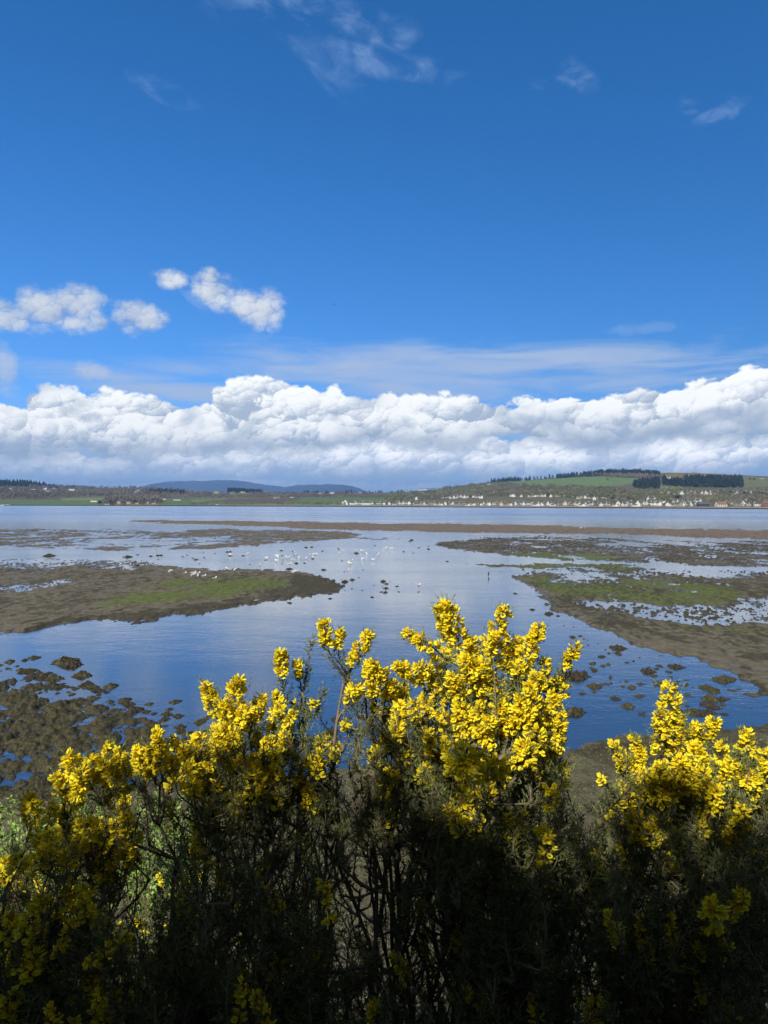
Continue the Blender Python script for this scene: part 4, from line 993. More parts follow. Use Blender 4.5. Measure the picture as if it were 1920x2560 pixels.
for a in [(318, 1393, 24, 'dark weed mound standing in the bright channel over the middle of the left flat'),
          (123, 1390, 30, 'long dark weed mound in the channel near the left edge'),
          (723, 1423, 20, 'tall dark weed mound with a gull on it at the top of the left flat'),
          (809, 1425, 16, 'dark peaked mound in shallow water right of the gull mound'),
          (880, 1450, 16, 'round weed mound just off the tip of the left flat'),
          (862, 1455, 22, 'flat brown weed mound touching the tip of the left flat'),
          (958, 1454, 18, 'tall dark mound, upper of a pair in the open channel'),
          (966, 1460, 16, 'dark mound, lower of a pair in the open channel'),
          (964, 1471, 16, 'dark mound below the pair in the open channel'),
          (725, 1508, 14, 'single dark mound off the lower edge of the left flat'),
          (825, 1497, 12, 'small dark mound off the tip of the left flat'),
          (1118, 1404, 9, 'small lone dark mound in the open water left of the cormorant'),
          (1288, 1484, 14, 'lone dark mound close to the edge of the right green bank'),
          (1372, 1535, 26, 'flat dark mound in blue water off the right bank'),
          (1395, 1540, 12, 'little mound next to the flat one off the right bank'),
          (1440, 1692, 78, 'long low wrack mound in blue water right of the tall yellow gorse'),
          (1437, 1782, 62, 'broad brown wrack mound near the shore right of the tall yellow gorse'),
          (1455, 1734, 20, 'small wrack mound between the long and the broad one'),
          (1545, 1621, 44, 'wrack mound at the edge of the right bank where the water turns deep blue'),
          (1504, 1642, 24, 'small wrack mound in the blue water, left of a trio'),
          (1690, 1668, 44, 'dark wrack mound in the blue water nearest the right bank'),
          (1810, 1700, 66, 'large wrack mound in the water at the corner of the right bank'),
          (1765, 1720, 40, 'wrack mound right of the yellow gorse spike'),
          (1775, 1748, 50, 'broad wrack mound below the corner mound'),
          (160, 1655, 66, 'curved wrack mound in open water upper left, biggest of its pair'),
          (180, 1664, 56, 'long wrack mound under the curved one at upper left'),
          (84, 1645, 34, 'dark wrack mound left of the curved one'),
          (62, 1651, 22, 'small wrack mound leftmost of three near the top of the mound field'),
          (70, 1680, 32, 'wrack mound in blue water near the left edge'),
          (205, 1689, 46, 'wrack mound right of the left mound field'),
          (84, 1693, 40, 'long flat wrack mound left in the blue water'),
          (220, 1709, 30, 'small flat wrack mound over the left mound field'),
          (276, 1717, 42, 'lone dark wrack mound in blue water over the left mound field'),
          (130, 1715, 44, 'wrack mound with wet sides at the upper edge of the left mound field'),
          (322, 1762, 34, 'rounded wrack mound between mound field and yellow gorse'),
          (372, 1761, 28, 'small wrack mound right of the rounded one'),
          (437, 1755, 34, 'lone wrack mound in water left of the leftmost tall gorse spike'),
          (422, 1774, 20, 'little wrack mound below the lone one left of the gorse'),
          (445, 1791, 36, 'wrack mound close under the lone one left of the gorse'),
          (413, 1798, 26, 'small wrack mound, left of two in a row'),
          (497, 1807, 30, 'wrack mound close to the gorse spikes in dark water'),
          (365, 1780, 30, 'brown wrack mound at the right end of the mound field'),
          (840, 1800, 34, 'brown mound in dark water seen between the bushes'),
          (830, 1830, 44, 'green brown mound in dark water seen low between the bushes')]:
    clump(a[0], a[1], a[2], a[3])
def scatter(poly, n, wr, label, group):
    for q in sample_poly(poly, n): clump(q[0], q[1], wr[0] + (wr[1] - wr[0]) * rng.random() ** 2, label, group)
scatter([(330, 1384), (700, 1376), (900, 1352), (1100, 1350), (1120, 1375), (900, 1400), (700, 1420), (500, 1412), (300, 1402)], 46, (5, 14), 'small dark weed mound dotting the bright channel above the left flat', 'weed mounds in the bright channel')
scatter([(850, 1425), (1000, 1420), (1010, 1480), (900, 1500), (840, 1490)], 22, (4, 13), 'small dark weed mound in shallow water off the tip of the left flat', 'weed mounds off the tip of the left flat')
scatter([(1280, 1500), (1360, 1530), (1480, 1590), (1620, 1650), (1700, 1690), (1560, 1660), (1400, 1580)], 26, (6, 20), 'small dark weed mound in the water along the right bank', 'weed mounds along the right bank')
scatter([(1450, 1640), (1700, 1690), (1900, 1760), (1850, 1800), (1600, 1780), (1450, 1720)], 40, (14, 46), 'brown wrack mound in the blue water right of the tall gorse', 'wrack mounds in the right-hand pool')
scatter([(0, 1640), (120, 1680), (300, 1740), (420, 1790), (480, 1840), (300, 1800), (120, 1740), (0, 1710)], 55, (14, 50), 'dark wrack mound along the edge of the left mound field', 'wrack mounds at the edge of the left mound field')
scatter([(400, 1780), (560, 1790), (760, 1820), (760, 1900), (480, 1880)], 24, (20, 50), 'dark wrack mound in the dark water behind the gorse', 'wrack mounds behind the gorse')

# ------------------------------------------------------------------ birds
MAT['feather'] = simple_mat('white_feathers', (.88, .88, .86), .6, .03, 8)
MAT['wing_grey'] = simple_mat('grey_wing', (.55, .57, .60), .6, .06, 8)
MAT['bill'] = simple_mat('yellow_bill', (.60, .38, .05), .4, .1, 8)
MAT['leg_pink'] = simple_mat('bird_leg', (.40, .22, .14), .5, .1, 8)
MAT['black_feather'] = simple_mat('black_feathers', (.015, .015, .018), .5, .2, 8)
def bird(name, pose, body, wing):
    """standing gull 0.42 m long facing +x; body, neck, head and tail are one surface"""
    e = empty(name, (0, 0, 0)); mb = MB(); Yx = (0, 1, 0)
    if pose == 'stand': path = [(-.25, .245, .008, .02), (-.18, .235, .03, .022), (-.10, .225, .058, .05), (0, .22, .074, .072), (.08, .235, .066, .068), (.125, .27, .044, .046), (.145, .31, .034, .036), (.165, .345, .038, .036), (.195, .352, .03, .028), (.215, .348, .010, .010)]
    elif pose == 'feed': path = [(-.25, .27, .008, .02), (-.18, .255, .03, .022), (-.10, .235, .058, .05), (0, .215, .074, .07), (.08, .20, .064, .062), (.14, .165, .042, .042), (.18, .125, .032, .032), (.21, .095, .036, .034), (.235, .078, .026, .026), (.25, .068, .01, .01)]
    else: path = [(-.16, .08, .01, .02), (-.13, .14, .03, .03), (-.08, .22, .06, .06), (-.02, .31, .075, .07), (.03, .40, .055, .052), (.05, .47, .032, .032), (.055, .53, .027, .028), (.065, .575, .032, .03), (.095, .59, .024, .022), (.115, .588, .01, .01)]
    rings = []
    for k, (x_, z_, ra, rb) in enumerate(path):
        a = path[max(0, k - 1)]; c = path[min(len(path) - 1, k + 1)]; d = np.array([c[0] - a[0], 0, c[1] - a[1]]); d /= np.linalg.norm(d)
        rings.append(((x_, 0, z_), ra, rb, Yx, np.cross(d, (0, 1, 0))))
    loft(mb, rings, 12); mb.build('body', MAT[body], e, smooth=True)
    for s_ in (-1, 1):
        mb = MB()
        if pose == 'tall': w_ = [((.04, s_ * .045, .38), .012, .03), ((0, s_ * .07, .30), .014, .055), ((-.07, s_ * .06, .19), .012, .045), ((-.15, s_ * .03, .07), .005, .012)]
        else:
            lift = .02 if pose == 'stand' else .03
            w_ = [((.085, s_ * .055, .25), .010, .026), ((.02, s_ * .072, .245), .012, .046), ((-.10, s_ * .058, .245 + lift * .5), .010, .038), ((-.20, s_ * .03, .255 + lift), .007, .018), ((-.285, s_ * .012, .262 + lift), .002, .006)]
        loft(mb, [(c, ra, rb, (0, 1, 0), (0, 0, 1)) for c, ra, rb in w_], 8); mb.build('wing', MAT[wing], e, smooth=True)
    hx, hz_ = path[-1][0], path[-1][1]; dn = -.02 if pose != 'feed' else -.05
    mb = MB(); loft(mb, [((hx - .012, 0, hz_), .009, .011, (0, 1, 0), (0, 0, 1)), ((hx + .03, 0, hz_ + dn * .4), .006, .008, (0, 1, 0), (0, 0, 1)), ((hx + .052, 0, hz_ + dn), .001, .002, (0, 1, 0), (0, 0, 1))], 6); mb.build('bill', MAT['bill'], e)
    for s_ in (-1, 1):
        mb = MB(); lx = 0 if pose != 'tall' else .0; top = .17 if pose != 'tall' else .26
        tube(mb, [(lx + .01, s_ * .03, top), (lx - .012, s_ * .032, top * .55), (lx, s_ * .032, .012)], [.008, .005, .0045], 6)
        for da in (-.45, 0, .45): tube(mb, [(lx, s_ * .032, .010), (lx + .045 * math.cos(da), s_ * .032 + .045 * math.sin(da), .004)], [.004, .002], 4)
        mb.build('leg', MAT['leg_pink'], e)
    freeze(e); return e
BP = {'stand': bird('gull', 'stand', 'feather', 'wing_grey'), 'feed': bird('gull', 'feed', 'feather', 'wing_grey'), 'dark': bird('cormorant', 'tall', 'black_feather', 'black_feather'), 'crow': bird('crow', 'stand', 'black_feather', 'black_feather')}
ub = set()
def put_bird(px_, py_, kind, rz, label, group=None, sc=1.0, z=0.0):
    p = ground(px_, py_, z)
    e = copy_tree(BP[kind]) if kind in ub else BP[kind]; ub.add(kind)
    e.location = (p[0], p[1], z); e.rotation_euler = (0, 0, rz); e.scale = (sc, sc, sc)
    tag(e, label, 'bird', group)
    if group is None and 'group' in e: del e['group']
fl = [(426, 1433, 'feed', 2.6, 'white gull feeding on the mud, leftmost of the group of nine on the flat'), (463, 1441, 'stand', 1.4, 'white gull on the mud, second from the left of the flat group'),
      (480, 1444, 'feed', 2.2, 'white gull with head down, lower left of the tight cluster'), (484, 1439, 'stand', .6, 'white gull at the top of the tight cluster on the flat'),
      (487, 1441, 'feed', 2.9, 'white gull in the middle of the tight cluster on the flat'), (498, 1441, 'stand', 1.5, 'white gull at the right of the tight cluster'),
      (495, 1447, 'stand', 1.8, 'white gull lowest of the cluster on the flat'), (510, 1448, 'stand', .9, 'white gull between the cluster and the rightmost gull'),
      (537, 1454, 'stand', 1.1, 'largest looking white gull, rightmost on the mud flat'), (324, 1419, 'stand', 1.3, 'white gull beside the crow on the left flat edge')]
for a in fl: put_bird(a[0], a[1], a[2], a[3], a[4], None, 1.12, .12)
put_bird(345.5, 1419, 'crow', .8, 'black crow beside a white gull at the top of the left flat', None, 1.05, .10)
put_bird(1221.6, 1441, 'dark', 1.2, 'black cormorant standing upright in shallow water left of the green bank', None, .78)
put_bird(1047, 1472, 'stand', 1.0, 'lone white gull in the open channel above the tall gorse', None, 1.1)
put_bird(724, 1416, 'stand', .5, 'white gull perched on the tall dark weed mound', None, 1.1, .25)
put_bird(739, 1434, 'feed', 2.8, 'white gull at the upper edge of the left flat just right of the tall mound', None, 1.15, .08)
put_bird(878.7, 1407, 'stand', .7, 'white gull wading in the channel, upper bird of a close pair', None, 1.1)
put_bird(874.4, 1414, 'stand', 2.4, 'white gull wading in the channel, lower bird of a close pair', None, 1.25)
put_bird(649.5, 1420, 'stand', 1.5, 'white gull standing at the water edge above the green part of the flat', None, 1.1)
put_bird(1452, 1323, 'stand', .3, 'tiny white gull on the far sand spit, left one', None, 1.5, .2)
put_bird(1461, 1323, 'stand', 1.3, 'tiny white gull on the far sand spit, right one', None, 1.4, .2)
W_ = [(589, 1428), (568, 1427), (577, 1391), (620, 1387), (666, 1399), (691, 1393), (692.5, 1395), (691.6, 1406), (698, 1393), (705, 1404), (716, 1397), (720.5, 1398), (733, 1403), (740, 1390), (735, 1386), (750, 1397), (765.5, 1399), (777, 1391), (785, 1388), (792, 1389),
      (847, 1388), (859, 1379), (888, 1380), (904, 1380), (916, 1387), (948, 1388), (945, 1392.5), (908.6, 1400), (932.7, 1403.5), (967, 1372.5), (983, 1373), (977, 1374), (965, 1374), (691, 1405)]
for k, (a, b_) in enumerate(W_): put_bird(a, b_, 'stand' if k % 3 else 'feed', float(rng.random() * 6.28), 'white gull wading among the scattered flock in the bright channel', 'gulls wading in the bright channel', 1.0)
# far bird in flight: a dark speck
e = empty('flying_bird', at(835, 761, 150.0)); tag(e, 'tiny dark bird gliding high in the blue sky', 'bird')
mb = MB(); loft(mb, [((-.2, 0, 0), .01, .01, (0, 1, 0), (0, 0, 1)), ((-.05, 0, 0), .05, .05, (0, 1, 0), (0, 0, 1)), ((.08, 0, 0), .05, .05, (0, 1, 0), (0, 0, 1)), ((.2, 0, .01), .01, .01, (0, 1, 0), (0, 0, 1))], 8); mb.build('body', MAT['black_feather'], e, smooth=True)
for s_ in (-1, 1):
    mb = MB(); loft(mb, [((.04, s_ * .03, .01), .07, .012, (1, 0, 0), (0, 0, 1)), ((.05, s_ * .22, .07), .06, .008, (1, 0, 0), (0, 0, 1)), ((-.03, s_ * .48, .03), .01, .003, (1, 0, 0), (0, 0, 1))], 8); mb.build('wing', MAT['black_feather'], e, smooth=True)
e.rotation_euler = (0, 0, .3)
# ------------------------------------------------------------------ gorse
def petal_mat():
    m, t, b = new_mat('gorse_petal'); a = attr(t, 'tone'); f = N(t, a.outputs['Fac'])
    c = mixc(t, f, (.82, .58, .008), (1.0, .88, .035))
    c = mixc(t, (1.0 - f.ss(.0, .12)) * .9, c, (.26, .20, .05))
    t.links.new(c.s, b.inputs['Base Color']); b.inputs['Roughness'].default_value = .55; b.inputs['Specular IOR Level'].default_value = .25
    tl = t.nodes.new('ShaderNodeBsdfTranslucent'); t.links.new(c.s, tl.inputs['Color'])
    mx_ = t.nodes.new('ShaderNodeMixShader'); mx_.inputs[0].default_value = .22
    t.links.new(b.outputs[0], mx_.inputs[1]); t.links.new(tl.outputs[0], mx_.inputs[2]); t.links.new(mx_.outputs[0], t.nodes['Material Output'].inputs['Surface'])
    return m
def spine_mat(name, lo, hi, dry):
    m, t, b = new_mat(name); a = attr(t, 'tone'); f = N(t, a.outputs['Fac'])
    c = mixc(t, f.ss(0, .75), lo, hi); c = mixc(t, f.ss(.86, .92), c, dry)
    t.links.new(c.s, b.inputs['Base Color']); b.inputs['Roughness'].default_value = .6; b.inputs['Specular IOR Level'].default_value = .25
    return m
MAT['petal'] = petal_mat()
MAT['spine'] = spine_mat('gorse_spines', (.045, .060, .018), (.215, .245, .075), (.34, .27, .16))
MAT['gstem'] = simple_mat('gorse_stem', (.17, .135, .092), .85, .35, 30, tone=1, col2=(.30, .24, .17), bumpd=.004)
MAT['leaf'] = spine_mat('young_leaves', (.09, .17, .025), (.25, .40, .07), (.28, .42, .08))

def nrm(v): return v / (np.linalg.norm(v, axis=-1, keepdims=True) + 1e-12)
# flower template: axis +z, unit length about 1
def flower_template(opening, seed):
    r = np.random.default_rng(seed); V = []; Fc = []; T = []
    def petal(w_, L, tilt, turn, cup, shift=0.0):
        nu, nv = 3, 4; g = []
        for iv in range(nv):
            v = iv / (nv - 1); wv = w_ * math.sin(math.pi * (.12 + .80 * v ** .8)) ** .7
            for iu in range(nu):
                u = iu - 1
                x_ = u * wv * .5; y_ = -cup * abs(u) * wv * .5 + .10 * math.sin(v * 3.1); z_ = v * L
                # tilt back about x, then turn about z
                yy = y_ * math.cos(tilt) + z_ * math.sin(tilt); zz = z_ * math.cos(tilt) - y_ * math.sin(tilt); xx = x_ + shift
                c, s_ = math.cos(turn), math.sin(turn); g.append((xx * c - yy * s_, xx * s_ + yy * c, zz + .12))
        n = len(V); V.extend(g); T.extend([.35 + .5 * (k // nu) / 3 for k in range(nu * nv)])
        for iv in range(nv - 1):
            for iu in range(nu - 1): a = n + iv * nu + iu; Fc.append((a, a + 1, a + nu + 1, a + nu))
    petal(.78, .92, opening + .25, 0, -.35)
    petal(.42, .85, -opening * .2 + .0, math.pi - .75, .45, .10)
    petal(.42, .85, -opening * .2 + .0, math.pi + .75, .45, -.10)
    n = len(V); 
    for k in range(4): a = k / 4 * 6.283; V.append((.15 * math.cos(a), .15 * math.sin(a), .42)); T.append(.03)
    V.append((0, 0, -.05)); T.append(.03); 
    for k in range(4): Fc.append((n + k, n + (k + 1) % 4, n + 4, n + 4))
    return np.array(V), np.array(Fc), np.array(T)
FT = [flower_template(o_, 5 + i) for i, o_ in enumerate((.55, .8, .3, 1.0))]
def frames(D, spin):
    D = nrm(D); ref = np.where(np.abs(D[:, 2:3]) < .9, np.array([[0, 0, 1.0]]), np.array([[1.0, 0, 0]]))
    A = nrm(np.cross(ref, D)); B = np.cross(D, A); c, s_ = np.cos(spin)[:, None], np.sin(spin)[:, None]
    return A * c + B * s_, B * c - A * s_, D
def add_flowers(mb, P, D, size, tint=None):
    n = len(P)
    if n == 0: return
    kind = rng.integers(0, 4, n); size = np.broadcast_to(size, (n,))
    for k in range(4):
        s_ = kind == k; m_ = s_.sum()
        if not m_: continue
        V, Fc, T = FT[k]; A, B, C = frames(D[s_], rng.random(m_) * 2.6 - 1.3 + math.pi)
        W_ = V[None, :, 0:1] * A[:, None] + V[None, :, 1:2] * B[:, None] + V[None, :, 2:3] * C[:, None]
        W_ = W_ * size[s_][:, None, None] + P[s_][:, None]
        tone = np.clip(T[None] + (rng.normal(0, .13, (m_, 1)) + (0 if tint is None else tint[s_][:, None])) * (T[None] > .1), .0, 1)
        F_ = (Fc[None] + (np.arange(m_) * len(V))[:, None, None]).reshape(-1, 4)
        mb.add(W_.reshape(-1, 3), F_, tone.ravel())
def add_needles(mb, P, D, L, w_, tone):
    n = len(P)
    if n == 0: return
    D = nrm(D); S = nrm(np.cross(D, rng.normal(0, 1, (n, 3)))) * np.broadcast_to(w_, (n,))[:, None] * .5
    L = np.broadcast_to(L, (n,))[:, None]
    V = np.stack([P - S, P + S, P + D * L], 1).reshape(-1, 3)
    mb.add(V, np.arange(3 * n).reshape(-1, 3), np.repeat(np.broadcast_to(tone, (n,)), 3))
def curve_pts(base, tip, bend, n=9):
    base, tip = np.asarray(base, float), np.asarray(tip, float); t_ = np.linspace(0, 1, n)[:, None]
    return base * (1 - t_) + tip * t_ + bend * (np.sin(t_ * math.pi))
def sample_curve(C, s_):
    k = np.clip(s_ * (len(C) - 1), 0, len(C) - 1.001); i = k.astype(int); f = (k - i)[:, None]
    return C[i] * (1 - f) + C[i + 1] * f, nrm(C[i + 1] - C[i])
def dress_shoot(spines, wood_, C, L, radius=.024, dens=1.0, s0=.0, dry=.0, needle=.015, tone=.0, rad=.0028):
    """branchlets with needles all round a shoot"""
    tube(wood_, C, np.linspace(rad, rad * .35, len(C)), 4, .25 * rng.random())
    nb = int(L / .0055 * dens) + 4
    s_ = s0 + (1 - s0) * rng.random(nb); P, T = sample_curve(C, s_)
    th = rng.random(nb) * 6.283; A, B, _ = frames(T, th); out = nrm(A + T * (.55 + .7 * rng.random((nb, 1))))
    bl = radius * (.45 + .75 * rng.random(nb)) * (1.05 - .45 * s_)
    # the branchlet itself
    add_needles(spines, P, out, bl * 1.15, .0022, np.clip(.35 + tone + rng.normal(0, .15, nb), 0, .8))
    m_ = 8
    k = np.repeat(np.arange(nb), m_); f = rng.random(nb * m_)
    Q = P[k] + out[k] * (bl[k] * (.15 + .9 * f))[:, None]
    d = nrm(out[k] * .8 + rng.normal(0, .62, (nb * m_, 3)) + T[k] * .35)
    tn = np.clip(.35 + tone + .45 * f + rng.normal(0, .15, nb * m_), 0, .8)
    tn = np.where(rng.random(nb * m_) < dry, .97, tn)
    add_needles(spines, Q, d, needle * (.5 + .8 * rng.random(nb * m_)),   .0019 + .0009 * rng.random(nb * m_), tn)
def blossom(mb, C, L, width, s0, dens=1.0, size=.0185):
    """flowers crowded round the top of a shoot from fraction s0 to the tip"""
    Ls = L * (1 - s0); n = int((math.pi * width * Ls + width * width) / 3.1e-4 * dens) + 3
    s_ = s0 + (1 - s0) * (rng.random(n) ** .85); s_ = np.clip(s_, 0, 1); P, T = sample_curve(C, s_)
    A, B, _ = frames(T, rng.random(n) * 6.283)
    up = .45 + 1.2 * (s_ - s0) / (1 - s0 + 1e-6) ** 1 * rng.random(n)
    d = nrm(A + T * up[:, None] + rng.normal(0, .22, (n, 3)) + np.array([0, 0, .15]))
    taper = np.clip(1.15 - ((s_ - s0) / (1 - s0 + 1e-6)) ** 2 * .80, .25, 1)
    rad = (width * .5 - size * .9) * taper * (.55 + .6 * rng.random(n)); rad = np.maximum(rad, .002)
    bud = rng.random(n) < .16 + .10 * (s_ > .9)
    add_flowers(mb, P + d * rad[:, None], d, size * np.where(bud, .55, .8 + .38 * rng.random(n)), np.where(bud, -.42, .12 * rng.random(n)))

def bush(name_label, cat, root_px, Yr, main, shoots, fills, group=None, flower_caps=96, dry=.03, dark=0.0):
    """shoots: (tip px, tip py, base px, base py, Y, width px, flowered fraction)   fills: (poly, n, (Y0,Y1), p_flower, length)"""
    rx = at(root_px, 2300, Yr)[0]; root = np.array([rx, Yr, float(slope_z(rx, Yr))])
    e = empty('gorse_bush', root); tag(e, name_label, cat, group)
    wood_ = MB(); spines = MB(); loose = MB(); heads = []
    # main stems
    stems = []
    for (mx0, my0, my) in main:
        tip = at(mx0, my0, my); a = root + np.array([rng.normal(0, .10), rng.normal(0, .06), 0])
        bend = np.array([rng.normal(0, .10), rng.normal(0, .06), rng.normal(.02, .04)])
        C = curve_pts(a, tip, bend, 14); C[1:-1] += rng.normal(0, .012, (12, 3)); stems.append(C)
        mb = MB(); tube(mb, C - root, np.linspace(.010, .004, 14), 7, rng.random() * .45); mb.build('stem', MAT['gstem'], e, smooth=True)
    SP = np.vstack([C[4:] for C in stems])
    def join(p, T):
        """thin branch from the foot of a shoot to a lower point on a main stem"""
        q = SP[SP[:, 2] < p[2] + .02]
        if len(q) == 0: q = SP
        dd = np.linalg.norm((q - p) * [1, 1, .55], axis=1); k = q[np.argmin(dd + rng.random(len(dd)) * .06)]
        C = curve_pts(k, p, -T * .0 + np.array([0, 0, -.06]) * min(1, np.linalg.norm(k - p)) + rng.normal(0, .012, 3), 7)
        tube(wood_, C - root, np.linspace(.0045, .003, 7), 4, rng.random() * .5)
        L = np.linalg.norm(k - p)
        if L > .05: dress_shoot(spines, wood_, C - root, L, .018, .40, .2, dry + .25, tone=-.1, rad=.002)
    def shoot(tip, base, width, frac, dens=1.4, bend=.01, explicit=True, dry_=None, radius=None):
        C = curve_pts(base, tip, rng.normal(0, bend, 3), 9); L = np.linalg.norm(tip - base)
        dress_shoot(spines, wood_, C - root, L, radius or max(.022, width * .72 + .008), dens, 0, dry if dry_ is None else dry_)
        if frac > 0:
            mb = MB(); blossom(mb, C - root, L, width, 1 - frac, np.clip(.85 + .25 * rng.normal(), .5, 1.15) if explicit else .55)
            heads.append((mb, explicit))
        join(base, nrm(tip - base))
    for s_ in shoots:
        tx, ty, bx_, by_, Y, wpx, frac = s_[:7]
        Yb = Y + (s_[7] if len(s_) > 7 else .06)
        tip = at(tx, ty, Y); base = at(bx_, by_, Yb); shoot(tip, base, wpx / F * Y, frac)
    for (poly, n, (Y0, Y1), pf, (L0, L1), wpx) in fills:
        pts = sample_poly(poly, n); cx = root[0]
        for (a, b_) in pts:
            Y = Y0 + (Y1 - Y0) * rng.random(); tip = at(a, b_, Y); L = L0 + (L1 - L0) * rng.random()
            d = nrm(np.array([(tip[0] - cx) * .35 + rng.normal(0, .28), rng.normal(-.12, .25), 1.0 + .2 * rng.normal()])); base = tip - d * L
            fl_ = rng.random() < pf
            shoot(tip, base, (wpx * (.7 + .6 * rng.random())) / F * 2.3, (.25 + .5 * rng.random()) if fl_ else 0, .85, .02, False)
    heads.sort(key=lambda h: -h[1])
    for k, (mb, ex) in enumerate(heads):
        if mb.empty(): continue
        if k < flower_caps: mb.build('flower_spike', MAT['petal'], e)
        else:
            for V, f, a, m_ in zip(mb.v, mb.f, mb.a, mb.m): loose.v.append(V); loose.f.append(f + loose.n); loose.a.append(a); loose.m.append(m_)
            loose.n += mb.n
    if not loose.empty(): o = loose.build('blossom', MAT['petal'], e); tag(o, kind='stuff')
    o = spines.build('spiny_foliage', MAT['spine'], e); tag(o, kind='stuff')
    o = wood_.build('twigs', MAT['gstem'], e); tag(o, kind='stuff')
    return e

# --- tall middle bush
bush('tall gorse bush in the middle, crowned with the highest upright spikes of yellow flowers', 'gorse bush', 1150, 2.35,
     [(1150, 1640, 2.25), (1230, 1680, 2.3), (1060, 1720, 2.3), (1330, 1720, 2.3), (1000, 1780, 2.35), (1240, 1900, 2.1), (1380, 1850, 2.35), (1100, 1900, 2.2), (960, 1960, 2.3)],
     [(1113, 1513, 1151, 1650, 2.15, 78, .95), (1092, 1520, 1120, 1620, 2.18, 44, .9), (1262, 1518, 1205, 1640, 2.2, 66, .95), (1017, 1583, 1115, 1655, 2.15, 62, .95), (1349, 1565, 1300, 1680, 2.2, 62, .95),
      (1443, 1611, 1385, 1720, 2.25, 46, .45), (1269, 1597, 1272, 1690, 2.22, 48, .9), (1296, 1598, 1290, 1690, 2.25, 48, .9), (1238, 1590, 1225, 1680, 2.2, 50, .9), (993, 1663, 1085, 1705, 2.2, 60, .9),
      (1045, 1668, 1090, 1710, 2.15, 56, .9), (1163, 1650, 1190, 1730, 2.1, 76, .9), (1208, 1660, 1215, 1740, 2.12, 70, .85), (1130, 1690, 1150, 1760, 2.12, 60, .8), (1090, 1680, 1110, 1750, 2.2, 60, .8),
      (1180, 1600, 1190, 1700, 2.22, 56, .9), (1383, 1735, 1375, 1850, 2.2, 70, .95), (1404, 1790, 1392, 1880, 2.2, 60, .9), (1302, 1740, 1300, 1830, 2.1, 78, .8), (1250, 1760, 1255, 1850, 2.12, 66, .8), (1195, 1770, 1215, 1850, 2.08, 64, .9),
      (1225, 1800, 1245, 1870, 2.06, 64, .9), (1150, 1760, 1150, 1850, 2.1, 80, .8), (1033, 1755, 1050, 1810, 2.15, 36, .6), (1072, 1838, 1080, 1900, 2.1, 40, .6), (1114, 1855, 1118, 1910, 2.1, 36, .5), (1340, 1690, 1335, 1790, 2.2, 56, .7),
      (1360, 1650, 1340, 1730, 2.25, 40, .5), (1300, 1660, 1290, 1740, 2.2, 50, .7), (1163, 1905, 1163, 1960, 1.75, 128, .95), (1243, 1915, 1245, 1960, 1.78, 88, .95), (1345, 1830, 1330, 1900, 2.1, 70, .8), (1310, 1860, 1300, 1930, 2.05, 76, .7),
      (1412, 1915, 1398, 1990, 2.3, 50, .8), (1370, 1940, 1360, 2000, 2.3, 44, .6), (1395, 1690, 1375, 1770, 2.3, 30, .2), (1420, 1650, 1370, 1760, 2.3, 30, .12), (1415, 1712, 1370, 1790, 2.3, 26, .2)],
     [([(1080, 1640), (1340, 1640), (1390, 1720), (1400, 1900), (1250, 1960), (1040, 1960), (1010, 1760)], 120, (2.1, 2.55), .42, (.10, .20), 56),
      ([(940, 1830), (1060, 1790), (1060, 2000), (930, 1990)], 22, (2.1, 2.4), .25, (.10, .2), 50),
      ([(1020, 1900), (1400, 1900), (1440, 2100), (1420, 2560), (1120, 2560), (1150, 2200), (1060, 2060)], 300, (1.9, 2.7), .06, (.14, .26), 46),
      ([(980, 1940), (1180, 1940), (1160, 2380), (1040, 2330)], 70, (2.0, 2.5), .05, (.12, .22), 42),
      ([(1150, 2120), (1400, 2050), (1440, 2560), (1130, 2620)], 170, (1.9, 2.7), .02, (.14, .26), 40)])
# --- lanky shoots left of the middle bush
bush('lanky open gorse with bare lower stems between the two big yellow bushes', 'gorse bush', 960, 2.25,
     [(860, 1700, 2.3), (920, 1700, 2.3), (960, 1760, 2.3), (800, 2080, 2.3), (1000, 2080, 2.3), (880, 1950, 2.35), (1050, 2000, 2.3), (930, 2120, 2.25)],
     [(809, 1556, 858, 1690, 2.2, 48, .42), (850, 1571, 868, 1690, 2.22, 36, .35), (921, 1586, 874, 1680, 2.2, 56, .85), (926, 1660, 915, 1730, 2.15, 64, .85), (957, 1680, 940, 1750, 2.18, 62, .85), (978, 1705, 965, 1790, 2.2, 56, .8),
      (892, 1720, 892, 1790, 2.12, 56, .7), (865, 1806, 870, 1850, 2.2, 30, .6), (940, 1760, 930, 1850, 2.2, 34, .2), (990, 1810, 985, 1890, 2.2, 56, .85), (962, 1840, 955, 1920, 2.2, 44, .5), (1005, 1850, 1000, 1930, 2.2, 40, .5), (880, 1640, 885, 1760, 2.25, 30, .0),
      (905, 1700, 900, 1800, 2.25, 30, .0), (1000, 1760, 990, 1850, 2.2, 50, .5)],
     [([(850, 1700), (1010, 1700), (1030, 1930), (900, 1960), (880, 1850)], 34, (2.15, 2.4), .3, (.10, .18), 46),
      ([(760, 1950), (1040, 1950), (1060, 2340), (780, 2300)], 34, (2.1, 2.5), .04, (.10, .2), 34),
      ([(850, 1960), (1080, 1960), (1100, 2120), (870, 2120)], 20, (2.1, 2.4), .0, (.1, .22), 40),
      ([(760, 2230), (1000, 2300), (1120, 2420), (1120, 2600), (760, 2600)], 70, (1.9, 2.5), .08, (.12, .22), 36)], dry=.14)
